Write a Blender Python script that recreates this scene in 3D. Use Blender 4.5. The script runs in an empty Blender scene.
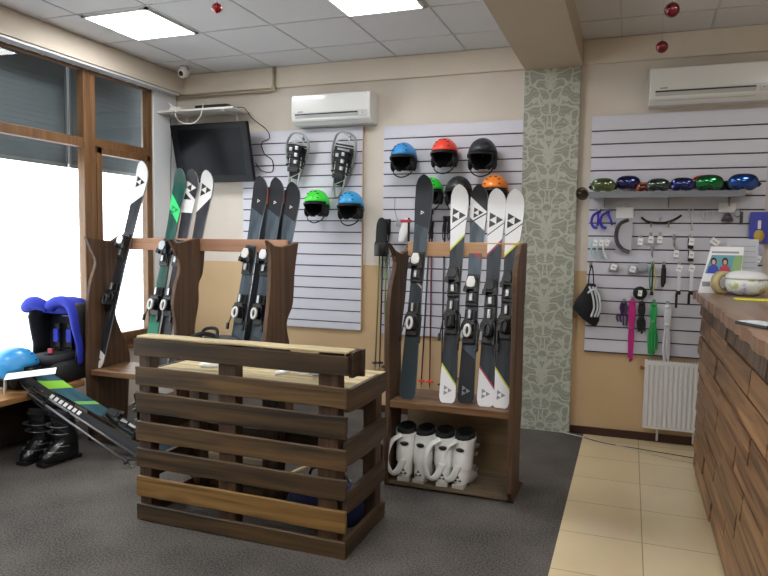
import bpy, bmesh, math, random
from mathutils import Vector, Matrix, Euler
random.seed(4)
C = bpy.context.scene.collection
V = Vector
# ---------------------------------------------------------------- camera
FPX, YAW, PITCH, ROLL, CH = 665.09, -0.3536055, -0.0701996, 0.0139776, 1.5
cy, sy, cp, sp = math.cos(YAW), math.sin(YAW), math.cos(PITCH), math.sin(PITCH)
FW = V((sy*cp, cy*cp, sp)); RT = V((cy, -sy, 0)); UP = RT.cross(FW)
RR = RT*math.cos(ROLL)+UP*math.sin(ROLL); UU = UP*math.cos(ROLL)-RT*math.sin(ROLL)
CAM = V((0, 0, CH))
cd = bpy.data.cameras.new('camera'); cam = bpy.data.objects.new('camera', cd); C.objects.link(cam)
cd.sensor_width = 36; cd.lens = FPX/768*36; cd.clip_start = 0.05
cam.matrix_world = Matrix(((RR.x, UU.x, -FW.x, 0), (RR.y, UU.y, -FW.y, 0), (RR.z, UU.z, -FW.z, CH), (0, 0, 0, 1)))
bpy.context.scene.camera = cam
def ray(x, y): return RR*((x-384)/FPX)-UU*((y-288)/FPX)+FW
def atY(x, y, Y): d = ray(x, y); return CAM+d*(Y/d.y)
def atX(x, y, X): d = ray(x, y); return CAM+d*(X/d.x)
def atZ(x, y, Z): d = ray(x, y); return CAM+d*((Z-CH)/d.z)
# ---------------------------------------------------------------- world, light, exposure
S = bpy.context.scene
S.view_settings.view_transform = 'Standard'; S.view_settings.look = 'None'
S.view_settings.gamma = 1; S.view_settings.exposure = 0.12
try: S.view_settings.use_curve_mapping = False
except Exception: pass
w = bpy.data.worlds.new('overcast sky'); S.world = w; w.use_nodes = True
w.node_tree.nodes['Background'].inputs[0].default_value = (0.93, 0.96, 1.0, 1)
w.node_tree.nodes['Background'].inputs[1].default_value = 5.0
LAMP = 24.0
# ---------------------------------------------------------------- materials
def lin(h):
    if isinstance(h, str):
        h = h.lstrip('#'); c = [int(h[i:i+2], 16)/255 for i in (0, 2, 4)]
    else: c = h
    return tuple([(v/12.92 if v <= .04045 else ((v+.055)/1.055)**2.4) for v in c])+(1,)
MATS = {}
def pmat(name, col, rough=.5, metal=0, var=.0, scale=20, bump=0, emit=0, coat=0, spec=None):
    if name in MATS: return MATS[name]
    m = bpy.data.materials.new(name); m.use_nodes = True; nt = m.node_tree
    b = nt.nodes['Principled BSDF']; c = lin(col)
    b.inputs['Base Color'].default_value = c; b.inputs['Roughness'].default_value = rough; b.inputs['Metallic'].default_value = metal
    if coat: b.inputs['Coat Weight'].default_value = coat
    if spec is not None: b.inputs['Specular IOR Level'].default_value = spec
    if emit: b.inputs['Emission Color'].default_value = c; b.inputs['Emission Strength'].default_value = emit
    if var or bump:
        tc = nt.nodes.new('ShaderNodeTexCoord'); n = nt.nodes.new('ShaderNodeTexNoise')
        n.inputs['Scale'].default_value = scale; n.inputs['Detail'].default_value = 5
        nt.links.new(tc.outputs['Object'], n.inputs['Vector'])
        if var:
            r = nt.nodes.new('ShaderNodeMapRange'); r.inputs['From Min'].default_value = .3; r.inputs['From Max'].default_value = .7
            r.inputs['To Min'].default_value = 1-var; r.inputs['To Max'].default_value = 1+var
            x = nt.nodes.new('ShaderNodeMixRGB'); x.blend_type = 'MULTIPLY'; x.inputs[0].default_value = 1; x.inputs[1].default_value = c
            nt.links.new(n.outputs['Fac'], r.inputs['Value']); nt.links.new(r.outputs[0], x.inputs[2]); nt.links.new(x.outputs[0], b.inputs['Base Color'])
        if bump:
            bp = nt.nodes.new('ShaderNodeBump'); bp.inputs['Strength'].default_value = bump; bp.inputs['Distance'].default_value = .003
            nt.links.new(n.outputs['Fac'], bp.inputs['Height']); nt.links.new(bp.outputs[0], b.inputs['Normal'])
    MATS[name] = m; return m
def wood(name, c1, c2, axis='x', rough=.55, rnd=.35, sc=1.0, knots=True):
    if name in MATS: return MATS[name]
    m = bpy.data.materials.new(name); m.use_nodes = True; nt = m.node_tree; N = nt.nodes.new; L = nt.links.new
    b = nt.nodes['Principled BSDF']; b.inputs['Roughness'].default_value = rough
    tc = N('ShaderNodeTexCoord'); oi = N('ShaderNodeObjectInfo'); mp = N('ShaderNodeMapping')
    s = {'x': (1.2, 26, 26), 'y': (26, 1.2, 26), 'z': (26, 26, 1.2)}[axis]
    mp.inputs['Scale'].default_value = [v*sc for v in s]
    ml = N('ShaderNodeVectorMath'); ml.operation = 'SCALE'; ml.inputs[0].default_value = (7, 7, 7); L(oi.outputs['Random'], ml.inputs['Scale'])
    ad = N('ShaderNodeVectorMath'); L(tc.outputs['Object'], ad.inputs[0]); L(ml.outputs[0], ad.inputs[1]); L(ad.outputs[0], mp.inputs[0])
    n = N('ShaderNodeTexNoise'); n.inputs['Scale'].default_value = 1.6; n.inputs['Detail'].default_value = 7; n.inputs['Distortion'].default_value = .6; L(mp.outputs[0], n.inputs['Vector'])
    r = N('ShaderNodeValToRGB'); r.color_ramp.elements[0].position = .35; r.color_ramp.elements[1].position = .68
    r.color_ramp.elements[0].color = lin(c1); r.color_ramp.elements[1].color = lin(c2); L(n.outputs['Fac'], r.inputs[0])
    out = r.outputs[0]
    if knots:
        vm = N('ShaderNodeMapping'); k = {'x': (1, 5, 5), 'y': (5, 1, 5), 'z': (5, 5, 1)}[axis]; vm.inputs['Scale'].default_value = [q*1.6 for q in k]; L(ad.outputs[0], vm.inputs[0])
        vo = N('ShaderNodeTexVoronoi'); vo.inputs['Scale'].default_value = .9; L(vm.outputs[0], vo.inputs['Vector'])
        kr = N('ShaderNodeValToRGB'); kr.color_ramp.elements[0].position = .03; kr.color_ramp.elements[1].position = .17
        kr.color_ramp.elements[0].color = (.35, .3, .28, 1); kr.color_ramp.elements[1].color = (1, 1, 1, 1); L(vo.outputs['Distance'], kr.inputs[0])
        mm = N('ShaderNodeMixRGB'); mm.blend_type = 'MULTIPLY'; mm.inputs[0].default_value = .8; L(out, mm.inputs[1]); L(kr.outputs[0], mm.inputs[2]); out = mm.outputs[0]
    mr = N('ShaderNodeMapRange'); mr.inputs['To Min'].default_value = 1-rnd; mr.inputs['To Max'].default_value = 1+rnd; L(oi.outputs['Random'], mr.inputs['Value'])
    m2 = N('ShaderNodeMixRGB'); m2.blend_type = 'MULTIPLY'; m2.inputs[0].default_value = 1; L(out, m2.inputs[1]); L(mr.outputs[0], m2.inputs[2]); L(m2.outputs[0], b.inputs['Base Color'])
    bp = N('ShaderNodeBump'); bp.inputs['Strength'].default_value = .3; bp.inputs['Distance'].default_value = .002; L(n.outputs['Fac'], bp.inputs['Height']); L(bp.outputs[0], b.inputs['Normal'])
    MATS[name] = m; return m
# ---------------------------------------------------------------- mesh builder
def spline(pts, n=6, closed=False):
    P = [V(p) for p in pts]; out = []; k = len(P)
    rng = range(k if closed else k-1)
    for i in rng:
        if closed: a, b, c, d = P[i-1], P[i], P[(i+1) % k], P[(i+2) % k]
        else: a, b, c, d = P[max(i-1, 0)], P[i], P[i+1], P[min(i+2, k-1)]
        for j in range(n):
            t = j/n
            out.append(.5*((2*b)+(c-a)*t+(2*a-5*b+4*c-d)*t*t+(3*b-a-3*c+d)*t**3))
    if not closed: out.append(P[-1])
    return out
class MB:
    def __init__(s): s.v = []; s.f = []; s.m = []; s.T = Matrix.Identity(4); s.cur = 0; s.sm = []; s.smooth = False
    def add(s, vs, fs, mi=None):
        o = len(s.v); s.v += [s.T @ V(p) for p in vs]
        for f in fs: s.f.append([o+i for i in f]); s.m.append(s.cur if mi is None else mi); s.sm.append(s.smooth)
        return s
    def box(s, a, b, bev=0, mi=None, R=None):
        x0, y0, z0 = a; x1, y1, z1 = b
        x0, x1 = sorted((x0, x1)); y0, y1 = sorted((y0, y1)); z0, z1 = sorted((z0, z1))
        if bev:
            bev = min(bev, (x1-x0)*.45, (y1-y0)*.45, (z1-z0)*.45)
            bm = bmesh.new(); bmesh.ops.create_cube(bm, size=1)
            for q in bm.verts: q.co = V(((x0+x1)/2+q.co.x*(x1-x0), (y0+y1)/2+q.co.y*(y1-y0), (z0+z1)/2+q.co.z*(z1-z0)))
            bmesh.ops.bevel(bm, geom=bm.edges[:], offset=bev, segments=2, profile=.6, affect='EDGES')
            bm.verts.index_update(); vs = [q.co.copy() for q in bm.verts]; fs = [[q.index for q in f.verts] for f in bm.faces]; bm.free()
        else:
            vs = [V((x, y, z)) for x in (x0, x1) for y in (y0, y1) for z in (z0, z1)]
            fs = [[0, 1, 3, 2], [4, 6, 7, 5], [0, 4, 5, 1], [2, 3, 7, 6], [0, 2, 6, 4], [1, 5, 7, 3]]
        if R is not None:
            c = V(((x0+x1)/2, (y0+y1)/2, (z0+z1)/2)); R = R.to_3x3(); vs = [c+R @ (q-c) for q in vs]
        return s.add(vs, fs, mi)
    def prism(s, pts, lo, hi, ax='y', mi=None):
        n = len(pts)
        def mk(p, h):
            return {'x': (h, p[0], p[1]), 'y': (p[0], h, p[1]), 'z': (p[0], p[1], h)}[ax]
        vs = [mk(p, lo) for p in pts]+[mk(p, hi) for p in pts]
        fs = [list(range(n))[::-1], list(range(n, 2*n))]+[[i, (i+1) % n, n+(i+1) % n, n+i] for i in range(n)]
        return s.add(vs, fs, mi)
    def loft(s, rings, cap=True, mi=None, closed=False):
        n = len(rings[0]); vs = [p for r in rings for p in r]; fs = []
        k = len(rings)
        for i in range(k if closed else k-1):
            a = i*n; b = ((i+1) % k)*n
            for j in range(n): fs.append([a+j, a+(j+1) % n, b+(j+1) % n, b+j])
        if cap and not closed: fs.append(list(range(n))[::-1]); fs.append([(k-1)*n+j for j in range(n)])
        return s.add(vs, fs, mi)
    def tube(s, pts, r, n=8, closed=False, mi=None, flat=1.0, nrm=None):
        P = [V(p) for p in pts]; k = len(P); rings = []
        rs = r if isinstance(r, (list, tuple)) else [r]*k
        prev = None
        for i in range(k):
            if closed: t = P[(i+1) % k]-P[i-1]
            else: t = P[min(i+1, k-1)]-P[max(i-1, 0)]
            if t.length < 1e-9: t = V((0, 0, 1))
            t.normalize()
            if nrm is not None: a = V(nrm)-t*V(nrm).dot(t)
            elif prev is None: a = t.orthogonal()
            else: a = prev-t*prev.dot(t)
            if a.length < 1e-6: a = t.orthogonal()
            a.normalize(); prev = a; b = t.cross(a)
            rings.append([P[i]+(a*math.cos(q)*flat+b*math.sin(q))*rs[i] for q in [2*math.pi*j/n for j in range(n)]])
        sm = s.smooth; s.smooth = True; s.loft(rings, not closed, mi, closed); s.smooth = sm
        return s
    def lathe(s, prof, c=(0, 0, 0), n=20, ax='z', mi=None, cap=True):
        c = V(c); rings = []
        for r, h in prof:
            ring = []
            for j in range(n):
                q = 2*math.pi*j/n; x, y = r*math.cos(q), r*math.sin(q)
                ring.append(c+V({'z': (x, y, h), 'y': (x, -h, y), 'x': (h, x, y)}[ax]))
            rings.append(ring)
        sm = s.smooth; s.smooth = True; s.loft(rings, cap, mi); s.smooth = sm
        return s
    def sph(s, c, r, n=16, m=10, mi=None, keep=None):
        c = V(c); r = (r, r, r) if not isinstance(r, (tuple, list)) else r; vs = []; fs = []
        for i in range(m+1):
            th = math.pi*i/m
            for j in range(n):
                q = 2*math.pi*j/n; vs.append(V((math.sin(th)*math.cos(q), math.sin(th)*math.sin(q), math.cos(th))))
        for i in range(m):
            for j in range(n):
                f = [i*n+j, (i+1)*n+j, (i+1)*n+(j+1) % n, i*n+(j+1) % n]
                if keep is None or keep(sum((vs[q] for q in f), V())/4): fs.append(f)
        vs = [c+V((p.x*r[0], p.y*r[1], p.z*r[2])) for p in vs]
        sm = s.smooth; s.smooth = True; s.add(vs, fs, mi); s.smooth = sm
        return s
def obj(name, mb, mats, parent=None, label=None, solid=0, weld=True, subsurf=0):
    me = bpy.data.meshes.new(name)
    bm = bmesh.new(); vs = [bm.verts.new(p) for p in mb.v]
    for f, mi, sm in zip(mb.f, mb.m, mb.sm):
        try: q = bm.faces.new([vs[i] for i in f]); q.material_index = mi; q.smooth = sm
        except ValueError: pass
    if weld: bmesh.ops.remove_doubles(bm, verts=bm.verts[:], dist=1e-5)
    bmesh.ops.recalc_face_normals(bm, faces=bm.faces[:])
    for q in [q for q in bm.verts if not q.link_faces]: bm.verts.remove(q)
    if parent is None:                                   # origin at the base of the thing
        lo = V([min(q.co[i] for q in bm.verts) for i in range(3)]); hi = V([max(q.co[i] for q in bm.verts) for i in range(3)])
        o_ = V(((lo.x+hi.x)/2, (lo.y+hi.y)/2, lo.z))
        if name.split('_')[0] not in STRUCT: 
            for q in bm.verts: q.co -= o_
        else: o_ = V()
    else: o_ = V()
    bm.to_mesh(me); bm.free()
    for m in (mats if isinstance(mats, (list, tuple)) else [mats]): me.materials.append(m)
    o = bpy.data.objects.new(name, me); C.objects.link(o); o.location = o_
    if parent is not None: o.parent = parent
    if solid: md = o.modifiers.new('solid', 'SOLIDIFY'); md.thickness = solid; md.offset = -1
    if subsurf: md = o.modifiers.new('sub', 'SUBSURF'); md.levels = subsurf; md.render_levels = subsurf
    if label: o['label'] = label
    return o
STRUCT = {'wall', 'floor', 'ceiling', 'window', 'door', 'baseboard', 'trim'}
def tag(o, label, cat, group=None):
    o['label'] = label; o['category'] = cat
    if group: o['group'] = group
    return o
def thing(name, label, cat, loc=(0, 0, 0), rot=None, group=None):
    o = bpy.data.objects.new(name, None); C.objects.link(o); o.location = loc; o.empty_display_size = .05
    if rot is not None: o.rotation_euler = rot
    return tag(o, label, cat, group)
def struct(name, mb, mats, parent=None):
    o = obj(name, mb, mats, parent)
    if parent is None: o['kind'] = 'structure'
    return o
# ---------------------------------------------------------------- setting
XL, YB, ZC, XR, YF = -4.165, 5.42, 3.05, 3.2, -2.5
def wall_mat():
    m = bpy.data.materials.new('two tone wall paint'); m.use_nodes = True; nt = m.node_tree; N = nt.nodes.new; L = nt.links.new
    b = nt.nodes['Principled BSDF']; b.inputs['Roughness'].default_value = .7
    g = N('ShaderNodeNewGeometry'); sx = N('ShaderNodeSeparateXYZ'); L(g.outputs['Position'], sx.inputs[0])
    gt = N('ShaderNodeMath'); gt.operation = 'GREATER_THAN'; gt.inputs[1].default_value = 1.29; L(sx.outputs['Z'], gt.inputs[0])
    n = N('ShaderNodeTexNoise'); n.inputs['Scale'].default_value = 3; n.inputs['Detail'].default_value = 8; L(g.outputs['Position'], n.inputs['Vector'])
    def tone(a, c):
        r = N('ShaderNodeValToRGB'); r.color_ramp.elements[0].position = .3; r.color_ramp.elements[1].position = .7
        r.color_ramp.elements[0].color = lin(a); r.color_ramp.elements[1].color = lin(c); L(n.outputs['Fac'], r.inputs[0]); return r.outputs[0]
    mx = N('ShaderNodeMixRGB'); L(gt.outputs[0], mx.inputs[0]); L(tone('#bfa179', '#c6a982'), mx.inputs[1]); L(tone('#cbc1b4', '#d2c9bd'), mx.inputs[2]); L(mx.outputs[0], b.inputs['Base Color'])
    return m
WALL = wall_mat(); CREAM = pmat('cream paint', '#d3c8b8', .7, var=.02, scale=3)
def ceil_mat():
    m = bpy.data.materials.new('ceiling tiles'); m.use_nodes = True; nt = m.node_tree; N = nt.nodes.new; L = nt.links.new
    b = nt.nodes['Principled BSDF']; b.inputs['Roughness'].default_value = .85
    n = N('ShaderNodeTexNoise'); n.inputs['Scale'].default_value = 60; tc = N('ShaderNodeTexCoord'); L(tc.outputs['Object'], n.inputs['Vector'])
    r = N('ShaderNodeValToRGB'); r.color_ramp.elements[0].color = lin('#cccbcc'); r.color_ramp.elements[1].color = lin('#d8d7d8'); L(n.outputs['Fac'], r.inputs[0]); L(r.outputs[0], b.inputs['Base Color'])
    return m
CEIL = ceil_mat(); GRID = pmat('ceiling grid', '#c2c1c1', .6)
GX0, GY0, TS, TY = -3.70, 3.73, .597, .615
m = MB(); m.box((XL-.3, YF, ZC+.004), (XR, YB+.2, ZC+.1)); ceil = struct('ceiling', m, [CEIL])
g = MB()
x = GX0-TS*1
while x < XR:
    if x > XL: g.box((x-.007, YF, ZC), (x+.007, YB, ZC+.005))
    x += TS
y = GY0-TY*10
while y < YB:
    g.box((XL, y-.007, ZC-.0005), (XR, y+.007, ZC+.005)); y += TY
obj('grid', g, GRID, ceil)
m = MB(); m.box((XL-.1, YB, 0), (XR, YB+.15, ZC+.012)); wb = struct('wall_back', m, WALL)
m = MB(); m.box((XL, YB-.035, 2.868), (-.83, YB, ZC), .004); m.box((-.395, YB-.035, 2.868), (XR, YB, ZC), .004); struct('trim_1', m, CREAM)
m = MB(); m.box((XR, YF, 0), (XR+.1, YB, ZC)); struct('wall_right', m, CREAM)
m = MB(); m.box((XL-.3, YF-.1, 0), (XR+.1, YF, ZC)); struct('wall_front', m, CREAM)
# floor: carpet slab + tile
def carpet():
    m = bpy.data.materials.new('grey carpet'); m.use_nodes = True; nt = m.node_tree; N = nt.nodes.new; L = nt.links.new
    b = nt.nodes['Principled BSDF']; b.inputs['Roughness'].default_value = .95; b.inputs['Specular IOR Level'].default_value = .15
    tc = N('ShaderNodeTexCoord'); n = N('ShaderNodeTexNoise'); n.inputs['Scale'].default_value = 110; n.inputs['Detail'].default_value = 4; L(tc.outputs['Object'], n.inputs['Vector'])
    n2 = N('ShaderNodeTexNoise'); n2.inputs['Scale'].default_value = 2.2; n2.inputs['Detail'].default_value = 6; L(tc.outputs['Object'], n2.inputs['Vector'])
    a = N('ShaderNodeMath'); a.operation = 'MULTIPLY_ADD'; a.inputs[1].default_value = .7; L(n.outputs['Fac'], a.inputs[0]); 
    h = N('ShaderNodeMath'); h.operation = 'MULTIPLY'; h.inputs[1].default_value = .3; L(n2.outputs['Fac'], h.inputs[0]); L(h.outputs[0], a.inputs[2])
    r = N('ShaderNodeValToRGB'); r.color_ramp.elements[0].position = .36; r.color_ramp.elements[1].position = .64
    r.color_ramp.elements[0].color = lin('#343130'); r.color_ramp.elements[1].color = lin('#6a6560'); L(a.outputs[0], r.inputs[0]); L(r.outputs[0], b.inputs['Base Color'])
    bp = N('ShaderNodeBump'); bp.inputs['Strength'].default_value = .6; bp.inputs['Distance'].default_value = .004; L(n.outputs['Fac'], bp.inputs['Height']); L(bp.outputs[0], b.inputs['Normal'])
    return m
def tilemat():
    m = bpy.data.materials.new('beige floor tiles'); m.use_nodes = True; nt = m.node_tree; N = nt.nodes.new; L = nt.links.new
    b = nt.nodes['Principled BSDF']; b.inputs['Roughness'].default_value = .09
    g = N('ShaderNodeNewGeometry'); mp = N('ShaderNodeMapping'); mp.inputs['Location'].default_value = (-.11, -3.515, 0)
    L(g.outputs['Position'], mp.inputs[0])
    br = N('ShaderNodeTexBrick'); br.offset = 0; br.inputs['Scale'].default_value = 1; br.inputs['Brick Width'].default_value = .44; br.inputs['Row Height'].default_value = .44
    br.inputs['Mortar Size'].default_value = .0022; br.inputs['Color1'].default_value = lin('#d8c6a2'); br.inputs['Color2'].default_value = lin('#d3bf9a'); br.inputs['Mortar'].default_value = lin('#8b7c63'); br.inputs['Bias'].default_value = 0
    L(mp.outputs[0], br.inputs['Vector'])
    n = N('ShaderNodeTexNoise'); n.inputs['Scale'].default_value = 4; n.inputs['Detail'].default_value = 8; L(g.outputs['Position'], n.inputs['Vector'])
    mr = N('ShaderNodeMapRange'); mr.inputs['To Min'].default_value = .92; mr.inputs['To Max'].default_value = 1.06; L(n.outputs['Fac'], mr.inputs['Value'])
    x = N('ShaderNodeMixRGB'); x.blend_type = 'MULTIPLY'; x.inputs[0].default_value = 1; L(br.outputs['Color'], x.inputs[1]); L(mr.outputs[0], x.inputs[2]); L(x.outputs[0], b.inputs['Base Color'])
    return m
m = MB(); m.box((XL-.1, YF, -.08), (-.295, YB, 0)); struct('floor', m, carpet())
m = MB(); m.box((-.295, YF, -.08), (XR, YB, 0)); struct('floor_tiles', m, tilemat())
m = MB(); m.box((-.40, YB-.015, 0), (XR, YB, .062), .003); struct('baseboard_back', m, pmat('dark red baseboard', '#3a2019', .35))
m = MB(); m.box((XL+.0, YB-.015, 0), (-.84, YB, .062), .003); struct('baseboard_left', m, MATS['dark red baseboard'])
# beam and wallpaper pilaster
m = MB(); m.box((-.83, YF, 2.855), (-.395, YB, ZC+.012), .004); struct('trim_2', m, pmat('beam paint', '#b9aa96', .7, var=.02, scale=3))
def damask():
    m = bpy.data.materials.new('scroll wallpaper'); m.use_nodes = True; nt = m.node_tree; N = nt.nodes.new; L = nt.links.new
    b = nt.nodes['Principled BSDF']; b.inputs['Roughness'].default_value = .55
    g = N('ShaderNodeTexCoord'); sp = N('ShaderNodeSeparateXYZ'); L(g.outputs['Object'], sp.inputs[0])
    ax_ = N('ShaderNodeMath'); ax_.operation = 'ADD'; ax_.inputs[1].default_value = .63; L(sp.outputs['X'], ax_.inputs[0]); ab = N('ShaderNodeMath'); ab.operation = 'ABSOLUTE'; L(ax_.outputs[0], ab.inputs[0])
    md = N('ShaderNodeMath'); md.operation = 'MODULO'; md.inputs[1].default_value = .58; L(sp.outputs['Z'], md.inputs[0])
    mp = N('ShaderNodeCombineXYZ'); L(ab.outputs[0], mp.inputs['X']); L(md.outputs[0], mp.inputs['Z'])
    n = N('ShaderNodeTexNoise'); n.inputs['Scale'].default_value = 7; n.inputs['Detail'].default_value = 1; L(mp.outputs[0], n.inputs['Vector'])
    sc = N('ShaderNodeVectorMath'); sc.operation = 'SCALE'; sc.inputs['Scale'].default_value = .22; L(n.outputs['Color'], sc.inputs[0])
    ad = N('ShaderNodeVectorMath'); L(mp.outputs[0], ad.inputs[0]); L(sc.outputs[0], ad.inputs[1])
    vo = N('ShaderNodeTexVoronoi'); vo.feature = 'DISTANCE_TO_EDGE'; vo.inputs['Scale'].default_value = 10; vo.inputs['Randomness'].default_value = .9; L(ad.outputs[0], vo.inputs['Vector'])
    r = N('ShaderNodeValToRGB'); r.color_ramp.elements[0].position = .06; r.color_ramp.elements[1].position = .10
    r.color_ramp.elements[0].color = lin('#aeb0a2'); r.color_ramp.elements[1].color = lin('#8b8d80'); L(vo.outputs['Distance'], r.inputs[0])
    wv = N('ShaderNodeTexWave'); wv.wave_type = 'RINGS'; wv.inputs['Scale'].default_value = 9; wv.inputs['Distortion'].default_value = 5; wv.inputs['Detail'].default_value = .5; wv.inputs['Detail Scale'].default_value = 2.4; L(ad.outputs[0], wv.inputs['Vector'])
    r2 = N('ShaderNodeValToRGB'); r2.color_ramp.elements[0].position = .86; r2.color_ramp.elements[1].position = .95; r2.color_ramp.elements[0].color = (0, 0, 0, 1); r2.color_ramp.elements[1].color = (.7, .7, .7, 1); L(wv.outputs['Fac'], r2.inputs[0])
    x = N('ShaderNodeMixRGB'); L(r2.outputs[0], x.inputs[0]); L(r.outputs[0], x.inputs[1]); x.inputs[2].default_value = lin('#aeb0a2'); L(x.outputs[0], b.inputs['Base Color'])
    return m
m = MB(); m.box((-.83, YB-.045, 0), (-.405, YB, 2.856), .002); struct('trim_3', m, damask())
# left wall with window openings
WOOD_F = wood('window wood', '#5e4128', '#7b5938', 'z', .45, .05, knots=False)
m = MB()
WY0, WY1, WYM0, WYM1 = 1.2, 5.075, 4.245, 4.37
SL, SR, HD = .47, .55, 2.868
m.box((XL-.13, YF, 0), (XL, WY0, ZC)); m.box((XL-.13, WY0, 0), (XL, WYM0+.02, SL)); m.box((XL-.13, WYM0+.02, 0), (XL, WY1, SR))
m.box((XL-.13, WY0, HD), (XL, WY1, ZC)); m.box((XL-.13, WY1, 0), (XL, YB, ZC))
wl = struct('wall_left', m, pmat('left wall paint', '#cfc8be', .7, var=.02, scale=3))
m = MB(); m.box((XL, YF, 2.868), (XL+.12, YB-.035, ZC), .003); struct('trim_4', m, CREAM)
m = MB(); m.box((XL, 5.08, .0), (XL+.012, YB-.016, 2.868), .002); struct('trim_5', m, pmat('white reveal', '#e2e6e9', .5))
tr = thing('curtain_track', 'white metal curtain track running above the left windows', 'curtain track', (XL+.06, 3.4, 2.86))
m = MB(); m.box((-.05, -2.2, -.012), (.0, 1.93, .006), .002); m.box((.012, -2.2, -.012), (.045, 1.93, .006), .002); obj('rail', m, pmat('track white', '#cfd2d6', .35), tr)
for k in range(26): m = MB(); m.box((-.03, -1.9+k*.145, -.022), (-.02, -1.885+k*.145, -.012)); obj('glider', m, MATS['track white'], tr)
# window frames
def glassmat():
    m = bpy.data.materials.new('window glass'); m.use_nodes = True; nt = m.node_tree; N = nt.nodes.new; L = nt.links.new
    for n in list(nt.nodes):
        if n.type == 'BSDF_PRINCIPLED': nt.nodes.remove(n)
    o = [n for n in nt.nodes if n.type == 'OUTPUT_MATERIAL'][0]
    t = N('ShaderNodeBsdfTransparent'); t.inputs[0].default_value = (.96, .98, .97, 1); g = N('ShaderNodeBsdfGlossy'); g.inputs['Roughness'].default_value = .02
    f = N('ShaderNodeFresnel'); f.inputs[0].default_value = 1.45; ge = N('ShaderNodeNewGeometry'); iv = N('ShaderNodeMath'); iv.operation = 'SUBTRACT'; iv.inputs[0].default_value = 1; L(ge.outputs['Backfacing'], iv.inputs[1]); ml = N('ShaderNodeMath'); ml.operation = 'MULTIPLY'; L(f.outputs[0], ml.inputs[0]); L(iv.outputs[0], ml.inputs[1]); mx = N('ShaderNodeMixShader'); L(ml.outputs[0], mx.inputs[0]); L(t.outputs[0], mx.inputs[1]); L(g.outputs[0], mx.inputs[2]); L(mx.outputs[0], o.inputs[0])
    return m
GLASS = glassmat()
fx0, fx1 = XL-.065, XL-.005
w1 = MB(); w1.box((fx0, WY0, SL), (fx1, WY0+.07, HD), .004); w1.box((fx0, WYM0, SL), (fx1+.012, WYM0+.068, HD), .006); w1.box((fx0, WY0, HD-.03), (fx1, WYM0, HD), .004)
w1.box((fx0, WY0, 2.225), (fx1+.004, WYM0, 2.30), .006); w1.box((fx0, WY0, SL), (fx1, WYM0, SL+.06), .004); w1.box((fx0, 2.6, SL), (fx1, 2.68, HD), .004)
wo = struct('window_1', w1, WOOD_F)
m = MB(); m.box((fx0+.04, WY0+.05, SL+.05), (fx0+.046, WYM0+.02, 2.23)); m.box((fx0+.04, WY0+.05, 2.29), (fx0+.046, WYM0+.02, HD-.01)); obj('pane', m, GLASS, wo)
w2 = MB(); w2.box((fx0, WYM0+.07, SR), (fx1+.012, WYM1, HD), .006); w2.box((fx0, WY1-.055, SR), (fx1, WY1, HD), .004); w2.box((fx0, WYM1, HD-.03), (fx1, WY1-.05, HD), .004)
w2.box((fx0, WYM1, 2.255), (fx1, WY1-.05, 2.315), .004); w2.box((fx0, WYM1, SR), (fx1, WY1-.05, SR+.05), .004)
wo2 = struct('window_2', w2, WOOD_F)
m = MB(); a0, a1 = WYM1+.002, WY1-.052
m.box((fx0+.02, a0, SR+.05), (fx1+.02, a0+.06, 2.25), .005); m.box((fx0+.02, a1-.045, SR+.05), (fx1+.02, a1, 2.25), .005); m.box((fx0+.02, a0, 2.19), (fx1+.02, a1, 2.252), .005); m.box((fx0+.02, a0, SR+.05), (fx1+.02, a1, SR+.12), .005)
sa = obj('sash', m, WOOD_F, wo2)
m = MB(); m.box((fx0+.05, a0+.05, SR+.1), (fx0+.056, a1-.035, 2.2)); m.box((fx0+.04, a0, 2.30), (fx0+.046, a1, HD-.01)); obj('pane', m, GLASS, wo2)
m = MB(); m.box((XL-.02, WYM1-.02, SR-.03), (XL+.035, WY1+.0, SR), .004); struct('trim_6', m, WOOD_F)
# roller shutters outside, pulled down over the top of the windows
SH = pmat('shutter slats', '#5d666d', .45, var=.1, scale=2)
for i, (y0, y1, zb) in enumerate(((WY0, 4.36, 2.11), (4.38, 5.6, 2.11))):
    t = thing('roller_shutter', ['grey roller shutter pulled down over the top of the wide left window', 'grey roller shutter pulled down over the top of the narrow window by the corner'][i], 'shutter', (XL-.29, (y0+y1)/2, zb), group=None)
    m = MB(); h = (y1-y0)/2
    k = 0
    while k*.042 < 3.1-zb-.02:
        m.box((-.006, -h, k*.042), (.006, h, k*.042+.0415), .0008); k += 1
    obj('slats', m, SH, t)
    m = MB(); m.box((-.02, -h-.0, 0), (.012, -h+.02, 3.1-zb)); m.box((-.02, h-.02, 0), (.012, h, 3.1-zb)); m.box((-.012, -h, -.03), (.01, h, 0), .003); obj('guide_rail', m, pmat('shutter rail', '#8b9094', .4, .4), t)
# ground outside
m = MB(); m.box((-30, -15, -.5), (XL-.3, 25, -.4)); o = obj('snowy_ground', m, pmat('snow', '#f2f4f8', .8)); o.location.z = -.5; tag(o, 'white snowy ground outside the left windows', 'ground'); o['kind'] = 'structure'
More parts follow.
